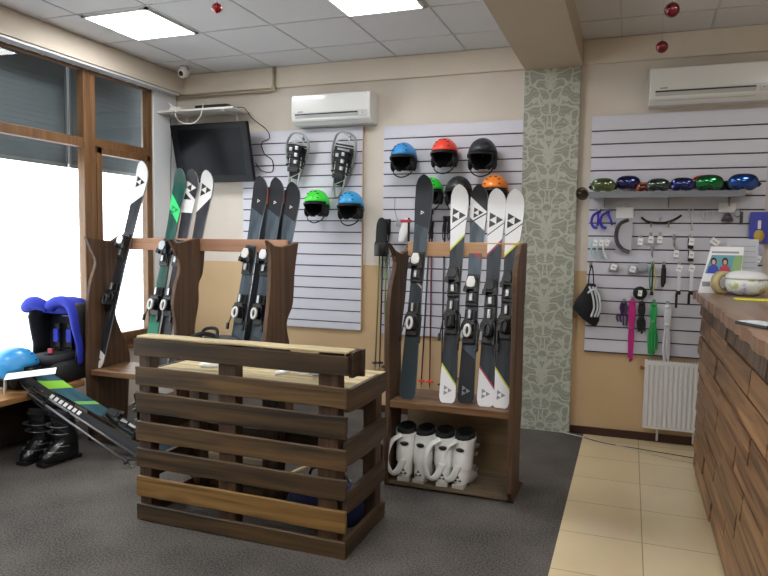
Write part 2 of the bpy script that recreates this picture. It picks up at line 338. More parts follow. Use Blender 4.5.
# ---------------------------------------------------------------- ceiling light panels
LM = pmat('lamp diffuser', '#ffffff', .5, emit=LAMP); FR = pmat('lamp frame', '#e4e4e4', .4)
def ceiling_light(i, j, label):
    x0 = GX0+TS*i+.018; y0 = GY0+TY*j+.02; W, H = TS-.036, TY-.04
    t = thing('ceiling_light', label, 'ceiling light', (x0+W/2, y0+H/2, ZC-.012), group=None)
    m = MB(); a, b = W/2, H/2
    m.box((-a, -b, 0), (a, -b+.02, .022)); m.box((-a, b-.02, 0), (a, b, .022)); m.box((-a, -b, 0), (-a+.02, b, .022)); m.box((a-.02, -b, 0), (a, b, .022)); obj('frame', m, FR, t)
    m = MB()
    ys = [-b+.02+(2*b-.04)*k/16 for k in range(17)]
    m.box((-a+.02, -b+.02, .002), (a-.02, b-.02, .02)); obj('diffuser', m, LM, t)
ceiling_light(0, 0, 'square glowing ceiling panel nearest the left windows')
ceiling_light(3, 0, 'square glowing ceiling panel between the middle of the room and the beam')
for i, j, l in ((0, -4, 'added out of view in the second row, on the window side'), (3, -4, 'added out of view in the second row, in the middle'), (6, -4, 'added out of view in the second row, right of the beam'), (0, -8, 'added out of view in the last row, on the window side'), (3, -8, 'added out of view in the last row, in the middle'), (8, -2, 'above the service counter'), (8, -6, 'added out of view behind the service counter, nearer the camera wall')): ceiling_light(i, j, 'glowing ceiling panel '+l)  # unseen panels; except above the service counter, added to light the room
# ---------------------------------------------------------------- slat wall panels
SLATC = pmat('slat panel laminate', '#c9c9d3', .35); GROOVE = pmat('slat groove', '#3e2430', .6)
PIT = .0998
panels = {}
def slatwall(x0, x1, ztop, zbot, g0, label, key, trim):
    t = thing('slatwall_panel', label, 'slat wall panel', ((x0+x1)/2, YB-.011, zbot)); a = (x1-x0)/2
    m = MB(); m.box((-a, -.004, 0), (a, .010, ztop-zbot)); obj('backing', m, GROOVE, t)
    m = MB(); zs = [ztop]; z = g0
    while z > zbot: zs.append(z); z -= PIT
    zs.append(zbot)
    for k in range(len(zs)-1):
        hi = zs[k]-(.005 if k else 0); lo = zs[k+1]+(.005 if k < len(zs)-2 else 0)
        if hi-lo > .004: m.box((-a, -.016, lo-zbot), (a, -.004, hi-zbot), .0015)
    obj('slats', m, SLATC, t)
    m = MB(); m.box((a, -.017, 0), (a+.006, .010, ztop-zbot)); 
    obj('edge_trim', m, pmat('panel trim '+key, trim, .4), t)
    panels[key] = t; return t
slatwall(-3.405, -2.207, 2.484, .713, 2.373, 'pale slat wall panel below the air conditioner, with snowshoes', 'left', '#b99f86')
slatwall(-2.012, -.832, 2.477, .70, 2.371, 'pale slat wall panel beside the patterned column, with helmets', 'mid', '#b9b9bf')
slatwall(-.312, .885, 2.475, .66, 2.361, 'pale slat wall panel of goggles and small goods behind the counter', 'right', '#b9b9bf')
CHR = pmat('chrome', '#b9bcc0', .25, 1)
FACE = YB-.011-.016
def hook(key, x, z, L=.12, r=.0028):
    t = panels[key]; m = MB(); lx, lz = x-t.location.x, z-t.location.z; y0 = -.016
    m.box((lx-.012, y0-.003, lz-.02), (lx+.012, y0, lz+.02)); m.tube([(lx, y0, lz), (lx, y0-L+.012, lz), (lx, y0-L, lz+.012)], r, 6); obj('hook', m, CHR, t)
# ---------------------------------------------------------------- common materials
BLK = pmat('black plastic', '#131416', .35); BLKM = pmat('black rubber', '#101011', .7); WHT = pmat('white plastic', '#e6e6e4', .3)
DKG = pmat('dark grey', '#2b2d31', .5); GRY = pmat('mid grey', '#7c7f83', .4); SIL = pmat('silver metal', '#a9acb0', .3, .9); PAPER = pmat('white paper', '#e9e9ea', .6)
RED = pmat('red plastic', '#c8241c', .4); STRAP = pmat('black webbing', '#17181a', .8)
# ---------------------------------------------------------------- air conditioners
ACW = pmat('air conditioner white', '#dcdcd9', .22, coat=.4); ACG = pmat('air conditioner grey', '#b9bab8', .35)
def aircon(x0, label, W=.79, z=2.5):
    t = thing('air_conditioner', label, 'air conditioner', (x0+W/2, YB-.001, z)); a = W/2
    pr = [(0, 0), (-.13, 0), (-.185, .035), (-.2, .09), (-.2, .235), (-.175, .258), (0, .26)]
    m = MB(); m.prism([(p[0], p[1]) for p in pr], -a, a, 'x'); o = obj('body', m, ACW, t); b = o.modifiers.new('b', 'BEVEL'); b.width = .008; b.segments = 2
    m = MB(); m.box((-a+.012, -.208, .095), (a-.012, -.199, .245), .004); fp = obj('front_panel', m, ACW, t)
    m = MB(); m.box((-a+.07, -.2095, .102), (-a+.12, -.2075, .11)); obj('logo', m, GRY, fp)
    m = MB(); m.box((-a+.04, -.2045, .078), (a-.11, -.198, .09)); obj('air_slot', m, BLK, t)
    m = MB(); m.prism([(-.2055, .078), (-.2005, .078), (-.165, .026), (-.17, .022)], -a+.04, a-.11, 'x'); obj('louver', m, ACG, t)
    m = MB(); m.box((a-.09, -.2055, .052), (a-.03, -.198, .088), .003); dp = obj('display', m, ACG, t)
    m = MB(); m.box((a-.065, -.2065, .072), (a-.058, -.2045, .079)); obj('indicator', m, BLK, dp)
aircon(-2.81, 'white wall air conditioner above the left slat wall panel', .735, 2.495)
aircon(.085, 'white wall air conditioner high above the counter', .79, 2.51)
# ---------------------------------------------------------------- pipe, camera, baubles
m = MB(); m.tube([(-3.07, YB-.05, ZC-.002), (-3.07, YB-.05, 2.86), (-3.085, YB-.05, 2.845), (-4.1, YB-.05, 2.845)], .012, 10); m.box((-3.09, YB-.062, 2.84), (-3.05, YB-.037, 2.88), .004)
o = obj('wall_pipe', m, pmat('painted pipe', '#b3a48e', .5)); tag(o, 'thin cream painted pipe bent down from the ceiling near the left corner', 'pipe')
t = thing('security_camera', 'small white dome security camera at the ceiling in the left corner', 'security camera', (-3.85, 5.12, ZC-.002))
m = MB(); m.lathe([(.035, 0), (.035, -.012), (.018, -.02), (.012, -.035)], n=16); obj('mount', m, WHT, t)
m = MB(); m.T = Matrix.Translation((0, 0, -.055)) @ Matrix.Rotation(.35, 4, 'X') @ Matrix.Rotation(.3, 4, 'Y'); m.lathe([(.028, -.05), (.04, -.045), (.042, .03), (.03, .042)], n=18, ax='y'); obj('housing', m, WHT, t)
m = MB(); m.T = Matrix.Translation((0, 0, -.055)) @ Matrix.Rotation(.35, 4, 'X') @ Matrix.Rotation(.3, 4, 'Y'); m.lathe([(.0, .047), (.022, .045), (.024, .038)], n=14, ax='y'); obj('lens', m, BLK, t)
BAUB = pmat('red bauble', '#a8202a', .18, .4, coat=.5); BAUB2 = pmat('dark red bauble', '#6d1420', .15, .5, coat=.5)
for px, py, Y, r, l, mt in ((217, 8, 3.3, .029, 'red christmas bauble hanging beside the left ceiling panel', BAUB), (672, 10, 3.6, .036, 'larger dark red bauble hanging from the ceiling above the counter', BAUB2), (662, 47, 4.2, .034, 'dark red bauble hanging lowest, in front of the right air conditioner', BAUB2)):
    p = atY(px, py, Y); t = thing('christmas_bauble', l, 'bauble', p-V((0, 0, r)), group='baubles hanging from the ceiling')
    m = MB(); m.sph((0, 0, r), r, 20, 14); obj('ball', m, mt, t)
    m = MB(); m.lathe([(.007, 2*r-.002), (.007, 2*r+.008), (.003, 2*r+.01)], n=10); obj('cap', m, SIL, t)
    m = MB(); m.tube([(0, 0, 2*r+.008), (0, 0, ZC-p.z+r)], .0006, 4); obj('thread', m, GRY, t)
# ---------------------------------------------------------------- TV and shelf
t = thing('television', 'black flat television tilted down in the left corner', 'television', (-3.625, 5.30, 2.025), rot=(math.atan2(.13, .52), 0, 0))
m = MB(); m.box((-.41, -.02, 0), (.41, .02, .535), .008); m.box((-.3, .02, .08), (.3, .06, .45), .01); obj('body', m, pmat('television bezel', '#0e0f11', .35, spec=.2), t)
m = MB(); m.box((-.335, -.0215, .065), (.335, -.019, .485)); obj('screen', m, pmat('television screen', '#0b0d10', .22, spec=.12), t)
m = MB(); m.box((-.07, .045, .33), (.07, .075, .47), .005); m.box((-.02, .06, .36), (.02, .25, .42), .004); obj('wall_mount', m, BLK, t)
t = thing('wall_shelf', 'white board shelf on the wall above the television', 'shelf', (-3.72, 5.27, 2.655))
m = MB(); m.box((-.44, -.14, 0), (.38, .149, .018), .003); obj('board', m, pmat('shelf white', '#d8d6d0', .4), t)
for x in (-.3, .25): m = MB(); m.prism([(.149, 0), (.149, -.12), (.135, -.12), (.125, -.012), (-.1, -.012), (-.1, 0)], x-.01, x+.01, 'x'); obj('bracket', m, WHT, t)
t = thing('set_top_box', 'flat black box lying on the shelf above the television', 'set-top box', (-3.6, 5.27, 2.6735))
m = MB(); m.box((-.17, -.1, .0), (.17, .1, .035), .004); obj('case', m, BLK, t)
m = MB(); m.box((-.1, -.102, .012), (.1, -.0995, .024)); obj('display_window', m, DKG, t)
t = thing('router', 'small white router with a short antenna at the left end of the wall shelf', 'router', (-3.98, 5.2, 2.6735))
m = MB(); m.box((-.06, -.045, 0), (.06, .045, .03), .006); obj('case', m, WHT, t); m = MB(); m.prism([(-.06, .03), (-.1, .085), (-.0, .03)], -.008, .008, 'y'); obj('antenna', m, WHT, t)
m = MB(); p = [(-3.95, 5.13, 2.69), (-3.93, 5.115, 2.60), (-3.85, 5.11, 2.545), (-3.74, 5.11, 2.54), (-3.67, 5.115, 2.60), (-3.65, 5.125, 2.68), (-3.67, 5.15, 2.715)]; m.tube(spline(p), .0045, 6); tag(obj('cable', m, WHT), 'white cable looping below the front of the wall shelf', 'cable')
BC = pmat('black cable', '#1a1a1c', .5)
m = MB(); m.tube(spline([(-3.42, 5.27, 2.69), (-3.33, 5.3, 2.685), (-3.28, 5.36, 2.6), (-3.15, 5.38, 2.50), (-3.12, 5.385, 2.42), (-3.2, 5.385, 2.38), (-3.17, 5.385, 2.28), (-3.09, 5.385, 2.22), (-3.09, 5.385, 2.12), (-3.2, 5.385, 2.13), (-3.25, 5.36, 2.2)]), .004, 6)
tag(obj('cable', m, BC), 'black cable hanging from the shelf down beside the television right edge', 'cable')
m = MB(); m.tube(spline([(-4.14, 5.30, 2.64), (-4.14, 5.31, 2.4), (-4.135, 5.29, 2.1), (-4.14, 5.3, 1.8), (-4.14, 5.32, 1.55)]), .003, 5)
tag(obj('cable', m, BC), 'thin dark cable running down the white corner left of the television', 'cable')
# ---------------------------------------------------------------- ski racks
RK = wood('rack board wood', '#3d2b1e', '#63472f', 'z', .6, .12, .7, knots=False)
RKS = wood('rack shelf wood', '#5c4029', '#8a6745', 'x', .5, .1)
RAILW = wood('rail wood', '#a5775a', '#c2957a', 'x', .6, .05, .8)
PLY = wood('back panel wood', '#77644a', '#8a7659', 'x', .7, .05, .5, knots=False); LOWW = wood('low shelf wood', '#5b4e3d', '#776750', 'x', .7, .05, knots=False)
def board(rack, X, front, back, top, th=.03):
    """front/back: pixel edges of the wavy plank, top: pixel notch line (front to back)"""
    cl = lambda p: (min(max(p.y, 3.70), 4.19), p.z)
    F = [cl(atX(px, py, X)) for px, py in front]; B = [cl(atX(px, py, X)) for px, py in back]; T = [cl(atX(px, py, X)) for px, py in top]
    F = sorted(F, key=lambda q: -q[1]); B = sorted(B, key=lambda q: q[1])
    F = [(q.x, q.y) for q in spline([(a, b, 0) for a, b in F], 4)]; B = [(q.x, q.y) for q in spline([(a, b, 0) for a, b in B], 4)]
    pts = F+[(3.775, .0)]+[(4.15, 0)]+B+T[::-1]
    pts = [(a-rack.location.y, b) for a, b in pts]
    m = MB(); m.prism(pts, X-rack.location.x-th, X-rack.location.x, 'x'); o = obj('side_board', m, RK, rack)
    b = o.modifiers.new('b', 'BEVEL'); b.width = .004; b.segments = 1; b.limit_method = 'ANGLE'; b.angle_limit = .9
rackL = thing('ski_rack', 'long dark wooden ski rack by the window behind the pallet counter', 'ski rack', (-2.95, 3.96, 0))
board(rackL, -3.68, [(86, 236), (91, 248), (96, 258), (96, 266), (92, 279), (89, 297), (88, 320), (88, 345), (88, 366)], [(127, 240), (127, 255), (124, 272), (118, 298), (116, 314), (122, 332), (130, 352), (133, 370)], [(93, 238), (104, 240), (112, 241), (121, 235)])
board(rackL, -2.935, [(170, 239), (176, 252), (180, 262), (180, 273), (176, 287), (174, 305), (176, 320), (178, 345)], [(206, 240), (205, 252), (203, 273), (199, 285), (199, 303), (195, 330), (198, 350)], [(178, 243), (187, 241), (197, 238)])
board(rackL, -2.19, [(268, 240), (271, 252), (271.5, 264), (270, 300), (266, 340), (268, 360)], [(300, 242), (295, 272), (293, 304), (287, 323), (290, 345), (292, 360)], [(275, 246), (283, 247), (293, 244)])
m = MB()
for a, b in ((-3.679, -2.971), (-2.934, -2.226)): m.box((a+2.95, -.18, .49), (b+2.95, .19, .53), .005)
obj('shelf', m, RKS, rackL)
m = MB()
for a, b in ((-3.679, -2.971), (-2.934, -2.226)): m.box((a+2.95, -.18, .0), (b+2.95, .19, .035), .004)
obj('bottom_shelf', m, LOWW, rackL)
m = MB(); m.box((-3.679+2.95, .115, 1.41), (-2.971+2.95, .14, 1.50), .003); m.box((-2.934+2.95, .115, 1.41), (-2.226+2.95, .14, 1.50), .003); obj('rail', m, RAILW, rackL)
rackR = thing('ski_rack', 'narrow dark wooden ski rack with white boots below, beside the patterned column', 'ski rack', (-.99, 3.96, 0))
board(rackR, -1.345, [(391, 243), (397, 262), (391, 296), (389, 346), (390, 400), (388, 440), (388, 480)], [(412, 243), (408, 267), (405.6, 296), (401.4, 337), (401.4, 400), (401, 440), (401, 470)], [(396, 250), (402, 254), (408, 250)])
board(rackR, -.578, [(522, 246), (517, 270), (515, 300), (513, 340), (510, 380), (509, 420), (509, 500)], [(527.5, 243), (526, 280), (524, 320), (523, 360), (522, 400), (520, 440), (519, 480)], [(524, 244)])
m = MB(); m.box((-1.344+.99, -.19, .488), (-.609+.99, .19, .532), .006); obj('shelf', m, RKS, rackR)
m = MB(); m.box((-1.344+.99, -.19, .012), (-.609+.99, .19, .037), .004); obj('bottom_shelf', m, LOWW, rackR)
m = MB(); m.box((-1.344+.99, .17, .037), (-.609+.99, .18, .488)); obj('back_panel', m, PLY, rackR)
m = MB(); m.box((-1.344+.99, .115, 1.41), (-.609+.99, .14, 1.50), .003); obj('rail', m, wood('pale rail wood', '#b98f68', '#d2aa82', 'x', .6, .05, .8), rackR)
# ---------------------------------------------------------------- skis
def skimat(name, base, bands, rough=.3, flip=False):
    """bands: (z0, z1, slope, colour) over the ski's own length axis"""
    m = bpy.data.materials.new(name); m.use_nodes = True; nt = m.node_tree; N = nt.nodes.new; L = nt.links.new
    b = nt.nodes['Principled BSDF']; b.inputs['Roughness'].default_value = .42; b.inputs['Specular IOR Level'].default_value = .3
    tc = N('ShaderNodeTexCoord'); sx = N('ShaderNodeSeparateXYZ'); L(tc.outputs['Object'], sx.inputs[0])
    n = N('ShaderNodeTexNoise'); n.inputs['Scale'].default_value = 9; mp = N('ShaderNodeMapping'); mp.inputs['Scale'].default_value = (2, 1, .4); mp.inputs['Rotation'].default_value = (0, .6, 0)
    L(tc.outputs['Object'], mp.inputs[0]); L(mp.outputs[0], n.inputs['Vector'])
    r = N('ShaderNodeValToRGB'); c = lin(base); r.color_ramp.elements[0].position = .42; r.color_ramp.elements[1].position = .62
    r.color_ramp.elements[0].color = tuple(v*.75 for v in c[:3])+(1,); r.color_ramp.elements[1].color = tuple(min(1, v*1.3+.01) for v in c[:3])+(1,); L(n.outputs['Fac'], r.inputs[0])
    out = r.outputs[0]
    for z0, z1, sl, col in bands:
        ma = N('ShaderNodeMath'); ma.operation = 'MULTIPLY_ADD'; ma.inputs[1].default_value = sl; L(sx.outputs['X'], ma.inputs[0]); L(sx.outputs['Z'], ma.inputs[2])
        g1 = N('ShaderNodeMath'); g1.operation = 'GREATER_THAN'; g1.inputs[1].default_value = z0; L(ma.outputs[0], g1.inputs[0])
        g2 = N('ShaderNodeMath'); g2.operation = 'LESS_THAN'; g2.inputs[1].default_value = z1; L(ma.outputs[0], g2.inputs[0])
        mu = N('ShaderNodeMath'); mu.operation = 'MULTIPLY'; L(g1.outputs[0], mu.inputs[0]); L(g2.outputs[0], mu.inputs[1])
        x = N('ShaderNodeMixRGB'); L(mu.outputs[0], x.inputs[0]); L(out, x.inputs[1]); x.inputs[2].default_value = lin(col); out = x.outputs[0]
    L(out, b.inputs['Base Color']); return m
def halfw(t):
    K = [(0, .030), (.008, .044), (.03, .052), (.12, .050), (.5, .038), (.75, .045), (.88, .057), (.93, .058), (.955, .055), (.972, .047), (.985, .036), (.994, .022), (1, .006)]
    for (a, p), (b, q) in zip(K, K[1:]):
        if t <= b: return p+(q-p)*(t-a)/(b-a)
    return .006
def curve_y(t): return -(max(t-.9, 0)/.1)**2*.045
TSS = [0, .008, .03, .08, .12, .2, .3, .4, .5, .6, .7, .75, .8, .84, .88, .9, .915, .93, .942, .955, .965, .972, .979, .985, .99, .994, 1]
EDGE = pmat('ski edge', '#a7abae', .3, .7); BASEB = pmat('ski base black', '#17181a', .4); BASEO = pmat('ski base orange', '#e2571f', .4)
def ski_body(L, w=1.0, back=False):
    m = MB(); rings = []
    for t in TSS:
        h = halfw(t)*w; y = curve_y(t); th = .006+.008*(1-abs(t-.5)*1.7)
        rings.append([V((-h, y, t*L)), V((-h*.96, y-th, t*L)), V((h*.96, y-th, t*L)), V((h, y, t*L))])
    n = 4; vs = [p for r in rings for p in r]; fs = []; mi = []
    for i in range(len(rings)-1):
        for j in range(4):
            fs.append([i*4+j, i*4+(j+1) % 4, (i+1)*4+(j+1) % 4, (i+1)*4+j]); mi.append([1, 0, 1, 2][j])
    fs += [[0, 1, 2, 3], [(len(rings)-1)*4+j for j in (3, 2, 1, 0)]]; mi += [1, 1]
    o = len(m.v); m.v += vs; m.f += fs; m.m += mi; m.sm += [False]*len(fs); return m
def top_y(t): return curve_y(t)-(.006+.008*(1-abs(t-.5)*1.7))
def tri_logo(L, z, s, mats, ski, direct=1, xoff=0):
    """three small triangles forming one, pointing sideways"""
    m = MB(); t = z/L
    for (cx, cz) in ((0, s*.5), (0, -s*.5), (s*.86, 0)):
        pts = [(cx, cz+s*.48), (cx, cz-s*.48), (cx+s*.83, cz)]
        yy = [top_y((z+p[1])/L)-.0012 for p in pts]; x0 = xoff-s*.8
        vs = [V(((x0+p[0])*direct, y_, z+p[1])) for p, y_ in zip(pts, yy)]+[V(((x0+p[0])*direct, y_+.002, z+p[1])) for p, y_ in zip(pts, yy)]
        m.add(vs, [[0, 1, 2], [5, 4, 3], [0, 3, 4, 1], [1, 4, 5, 2], [2, 5, 3, 0]])
    return obj('triangle_logo', m, mats, ski)
def binding(ski, L, tt, th, capc, heelc, sz=1.0):
    # toe piece
    y = top_y(.5)+.002; z = tt*L
    m = MB(); m.box((-.038, y-.018, z-.13), (.038, y, z+.07), .006); m.box((-.031, y-.028, z-.11), (.031, y-.016, z-.03), .005)
    m.T = Matrix.Translation((0, y-.02, z)); m.prism([(-.032, -.03), (-.036, .0), (-.024, .05), (.024, .05), (.036, .0), (.032, -.03)], -.045, .005, 'y')
    m.prism([(-.046, -.045), (-.04, -.01), (-.02, -.015), (-.022, -.05)], -.05, -.02, 'y'); m.prism([(.046, -.045), (.04, -.01), (.02, -.015), (.022, -.05)], -.05, -.02, 'y')
    toe = obj('toe_piece', m, BLK, ski)
    m = MB(); m.T = Matrix.Translation((0, y-.062, z+.006)); m.prism([(-.024, -.02), (-.028, .01), (-.016, .042), (.016, .042), (.028, .01), (.024, -.02), (.0, -.028)], -.012, .002, 'y'); o = obj('toe_cap', m, capc, toe); b = o.modifiers.new('b', 'BEVEL'); b.width = .004; b.segments = 2
    # heel piece
    z = th*L
    m = MB(); m.box((-.036, y-.02, z-.09), (.036, y, z+.12), .006); m.box((-.03, y-.075, z-.05), (.03, y-.015, z+.03), .01); m.box((-.034, y-.05, z+.025), (.034, y-.018, z+.055), .006)
    m.box((-.042, y-.05, z-.01), (.042, y-.02, z+.035), .006); heel = obj('heel_piece', m, BLK, ski)
    m = MB(); m.T = Matrix.Translation((0, y-.078, z-.015))
    m.tube([(.017*math.cos(q), 0, .034*math.sin(q)) for q in [2*math.pi*k/14 for k in range(14)]], .009, 6, True); obj('heel_lever', m, heelc, heel)
    m = MB(); m.box((-.009, y-.05, z+.06), (.009, y-.03, z+.115), .004); obj('adjust_plate', m, SIL, heel)
    m = MB(); m.box((-.011, y-.045, tt*L-.10), (.011, y-.026, tt*L-.055), .004); obj('toe_lever', m, SIL, toe)
    # brake arms
    m = MB()
    for s in (-1, 1):
        m.tube([(s*.036, y-.012, z+.06), (s*.052, y-.008, z+.03), (s*.058, y-.03, z-.07), (s*.06, y-.045, z-.10)], .0045, 6)
        m.box((s*.06-.008, y-.055, z-.135), (s*.06+.008, y-.035, z-.09), .003)
    obj('brake', m, BLK, ski)
def place(e, base, tip, front=V((0, -1, 0))):
    z = (tip-base).normalized(); y = -(front-z*front.dot(z)).normalized(); x = y.cross(z)
    M = Matrix((x, y, z)).transposed().to_4x4(); e.rotation_euler = M.to_euler(); e.location = base
SHZ = .535
def make_ski(label, base_px, tip_px, group, Yb, Yt, mat, logo=None, tail_logo=None, cap=None, heel=None, w=1.0, Lforce=None, tt=.6, th=.33, basemat=None, binds=True, sh=.532):
    t_ = atY(tip_px[0], tip_px[1], Yt); b_ = atY(base_px[0], base_px[1], Yb)
    k = (sh-t_.z)/(b_.z-t_.z); b_ = t_+(b_-t_)*k             # run the line on down to the shelf
    b_.z = sh+.001; L = (t_-b_).length
    e = thing('ski', label, 'ski', group=group); place(e, b_, t_)
    body = obj('ski_body', ski_body(L, w), [mat, EDGE, basemat or BASEB], e)
    for lg in ([logo] if logo else [])+([tail_logo] if tail_logo else []):
        tri_logo(L, L-lg[0] if lg[0] > 0 else -lg[0], lg[1], lg[2], body, lg[3] if len(lg) > 3 else 1)
    if binds: binding(e, L, tt, th, cap or BLK, heel or DKG)
    return e, L
WL = pmat('logo white', '#e8e8e6', .35); BL = pmat('logo black', '#121416', .35); LG = pmat('logo grey', '#8b8f94', .4)
GA = 'skis on the left bay of the long rack'; GB = 'skis on the right bay of the long rack'; GC = 'skis on the narrow rack'
def ln(bp, tp, Yb, Yt, sh=.532):
    t_ = atY(*tp, Yt); b_ = atY(*bp, Yb); k = (sh-t_.z)/(b_.z-t_.z); return (t_-(t_+(b_-t_)*k)).length
# left bay
L = ln((97, 368), (146, 163), 3.86, 4.19)
make_ski('dark ski with white tip, alone at the left end of the long rack', (97, 368), (146, 163), GA, 3.86, 4.19,
         skimat('ski a', '#24262d', [(L-.30, 9, -.9, '#e4e4e2'), (L-.74, L-.56, .5, '#5a3a38'), (-1, .13, .6, '#e6e6e6')]), (.155, .045, BL), (-.06, .028, BL), SIL)
L = ln((150, 370), (182, 170), 3.86, 4.19)
make_ski('green ski with bright green triangle, left of the cluster in the long rack', (145, 378), (183, 170), GA, 3.855, 4.19,
         skimat('ski b', '#0a4b40', [(-1, .40, .5, '#0c7a5c'), (L-.36, L-.25, 1.2, '#3fd67c')]), (.31, .036, pmat('logo green', '#128b50', .4)), None, SIL, WHT)
make_ski('black ski with white emblem and white square below it, between green and white-tipped skis', (157, 385), (195, 171), GA, 3.885, 4.205,
         skimat('ski c', '#26262c', [(L-.335, L-.235, 0, '#e2e2e2'), (L-.22, L-.19, .8, '#d9d9d9')]), (.13, .05, WL), None, SIL, WHT)
make_ski('white-tipped dark ski at the right of the cluster, in front of the television', (170, 390), (210, 172), GA, 3.905, 4.22,
         skimat('ski d', '#2b2b33', [(L-.28, 9, -1.2, '#e4e4e4')]), (.14, .05, BL), None, SIL, WHT)
# right bay
for (lab, bp, tp, dy) in (('slate ski with dark tip, leftmost of the three in the right bay', (228, 400), (263, 178), 0), ('slate ski with dark tip, in the middle of the three in the right bay', (248, 405), (279, 179.5), .02), ('slate ski with dark tip, right of the three and half behind the rack board', (264, 405), (295, 184), .04)):
    L = ln(bp, tp, 3.86+dy, 4.19+dy)
    make_ski(lab, bp, tp, GB, 3.86+dy, 4.19+dy, skimat('slate '+str(dy), '#414f5a', [(L-.25, 9, .6, '#1c1f26'), (-1, .3, .5, '#333d44')]), (.17, .013, WL), None, WHT, WHT, w=1.05)
for lab, bp, tp, dy in (('ski showing an orange base tip behind the gap of left and middle slate skis', (240, 398), (272, 189), .06), ('ski showing an orange base tip behind the gap of middle and right slate skis', (258, 402), (289, 192), .075)):
    make_ski(lab, bp, tp, GB, 3.86+dy, 4.19+dy, skimat('orange tip '+str(dy), '#e05a22', [(-1, 1.25, 0, '#30363c')]), None, None, w=.9, binds=False)
# narrow rack
L = ln((407, 400), (426, 177), 3.84, 4.17)
make_ski('dark slate ski with plain tip, leftmost in the narrow rack', (407, 400), (426, 177), GC, 3.84, 4.17,
         skimat('ski h', '#35424a', [(L-.33, 9, .4, '#23262d'), (-1, .42, .3, '#2d3a3f'), (L-.70, L-.685, 1, '#c9c9c9')]), (.24, .014, WL), None, WHT, WHT, w=1.05, tt=.6, th=.335)
def white_ski(lab, bp, tp, nm, acc, y0, cap, tt=.57, th=.37):
    L = ln(bp, tp, 3.84+y0, 4.17+y0)
    return make_ski(lab, bp, tp, GC, 3.84+y0, 4.17+y0, skimat(nm, '#2a3037', [(L-.36, 9, -1.1, '#e3e4e6'), (L-.255, L-.247, -.8, '#33373c'), (L-.375, L-.36, -1.1, acc), (.165, .18, 1.3, acc), (-1, .165, 1.3, '#e6e7e9'), (.5, .62, -1.0, '#5c666d')]), (.19, .05, BL), (-.075, .03, LG), cap, BLK, w=1.02, tt=tt, th=th)
white_ski('white-tipped ski with yellow-green accents, second from left in the narrow rack', (447, 405), (461, 187), 'ski i', '#c9cf3c', 0, BLK)
L = ln((469, 407), (480.5, 187), 3.86, 4.185)
make_ski('slate grey ski with dark tip and white emblem, middle one of the narrow rack', (465, 407), (480.5, 187), GC, 3.87, 4.185,
         skimat('ski j', '#4b5863', [(L-.12, 9, .9, '#26292c'), (L-.25, L-.12, .9, '#dfe0e2'), (L-.215, L-.205, -.6, '#2b2d31'), (-1, .3, .8, '#282c31'), (L-.45, L-.43, .5, '#a23a4a')]), (.17, .036, BL), (-.075, .03, LG), WHT, WHT, w=1.0, tt=.53, th=.33)
white_ski('white-tipped ski with crimson accents, in front of the orange helmet', (485, 409), (498, 191), 'ski k', '#b0405a', 0, BLK, .53, .345)
white_ski('white-tipped ski with yellow-green accents, rightmost in the narrow rack', (500, 411), (516.5, 191.5), 'ski l', '#c9cf3c', 0, BLK)
# price card hanging near the right rack
# ---------------------------------------------------------------- ski poles
def pole(label, top, bot, shaft, grip, basket, group=None, cat='ski pole', basket_r=.032):
    e = thing('ski_pole', label, cat, group=group); L = (top-bot).length; place(e, bot, top)
    m = MB(); m.tube([(0, 0, .0), (0, 0, .03)], .003, 6); m.tube([(0, 0, .03), (0, 0, L-.12)], [.0055, .0085], 8); obj('shaft', m, shaft, e)
    m = MB(); m.lathe([(.010, L-.14), (.015, L-.12), (.013, L-.07), (.016, L-.02), (.02, L-.01), (.016, L)], n=10); obj('grip', m, grip, e)
    m = MB(); m.lathe([(.008, .055), (basket_r, .06), (basket_r, .066), (.01, .075)], n=14); obj('basket', m, basket, e)
    m = MB(); m.tube(spline([(0, -.01, L-.02), (.02, -.03, L-.08), (.01, -.03, L-.17), (-.008, -.022, L-.19), (-.012, -.02, L-.1), (0, -.01, L-.03)]), .004, 5); obj('wrist_loop', m, STRAP, e)
    return e
PG = pmat('olive pole', '#6d7a3a', .35); PK = pmat('black pole', '#17181b', .35); PR = pmat('dark red pole', '#5c1420', .35); PS = pmat('grey pole', '#8a8d92', .3, .4); RO = pmat('orange red basket', '#e23a1e', .5)
G1 = 'poles hanging left of the narrow rack'; G2 = 'poles hanging between skis of the narrow rack'
Yp = FACE-.035
for (x0, x1, y1, mt, lab) in ((381, 375, 364, PG, 'olive ski pole, leftmost of those hanging left of the narrow rack'), (383.5, 379.5, 364, PK, 'black ski pole hanging beside the olive one left of the narrow rack'), (386, 384.5, 368, PG, 'olive ski pole hanging near the left edge of the narrow rack'), (389, 388, 372, PS, 'grey ski pole closest to the left board of the narrow rack')):
    pole(lab, atY(x0, 219, Yp), atY(x1, y1+6, Yp), mt, BLK, BLK, G1)
hook('mid', atY(384, 222, FACE).x, atY(384, 222, FACE).z, .07)
for (x0, y0, x1, y1, mt, bk, lab) in ((431, 209, 421, 388, PK, RO, 'black ski pole with orange-red basket, left of the two in the narrow rack'), (432, 222, 429.5, 389, PR, RO, 'dark red ski pole with orange-red basket, right of the two in the narrow rack'), (445, 216, 441, 392, PK, BLK, 'black ski pole hanging left of the second ski in the narrow rack'), (449, 216, 455, 386, PS, BLK, 'grey ski pole with black grip mostly behind the second ski in the narrow rack')):
    pole(lab, atY(x0, y0, Yp), atY(x1, y1, Yp), mt, BLK, bk, G2)
for px, py in ((432, 212), (447, 219)): p = atY(px, py, FACE); hook('mid', p.x, p.z, .07)
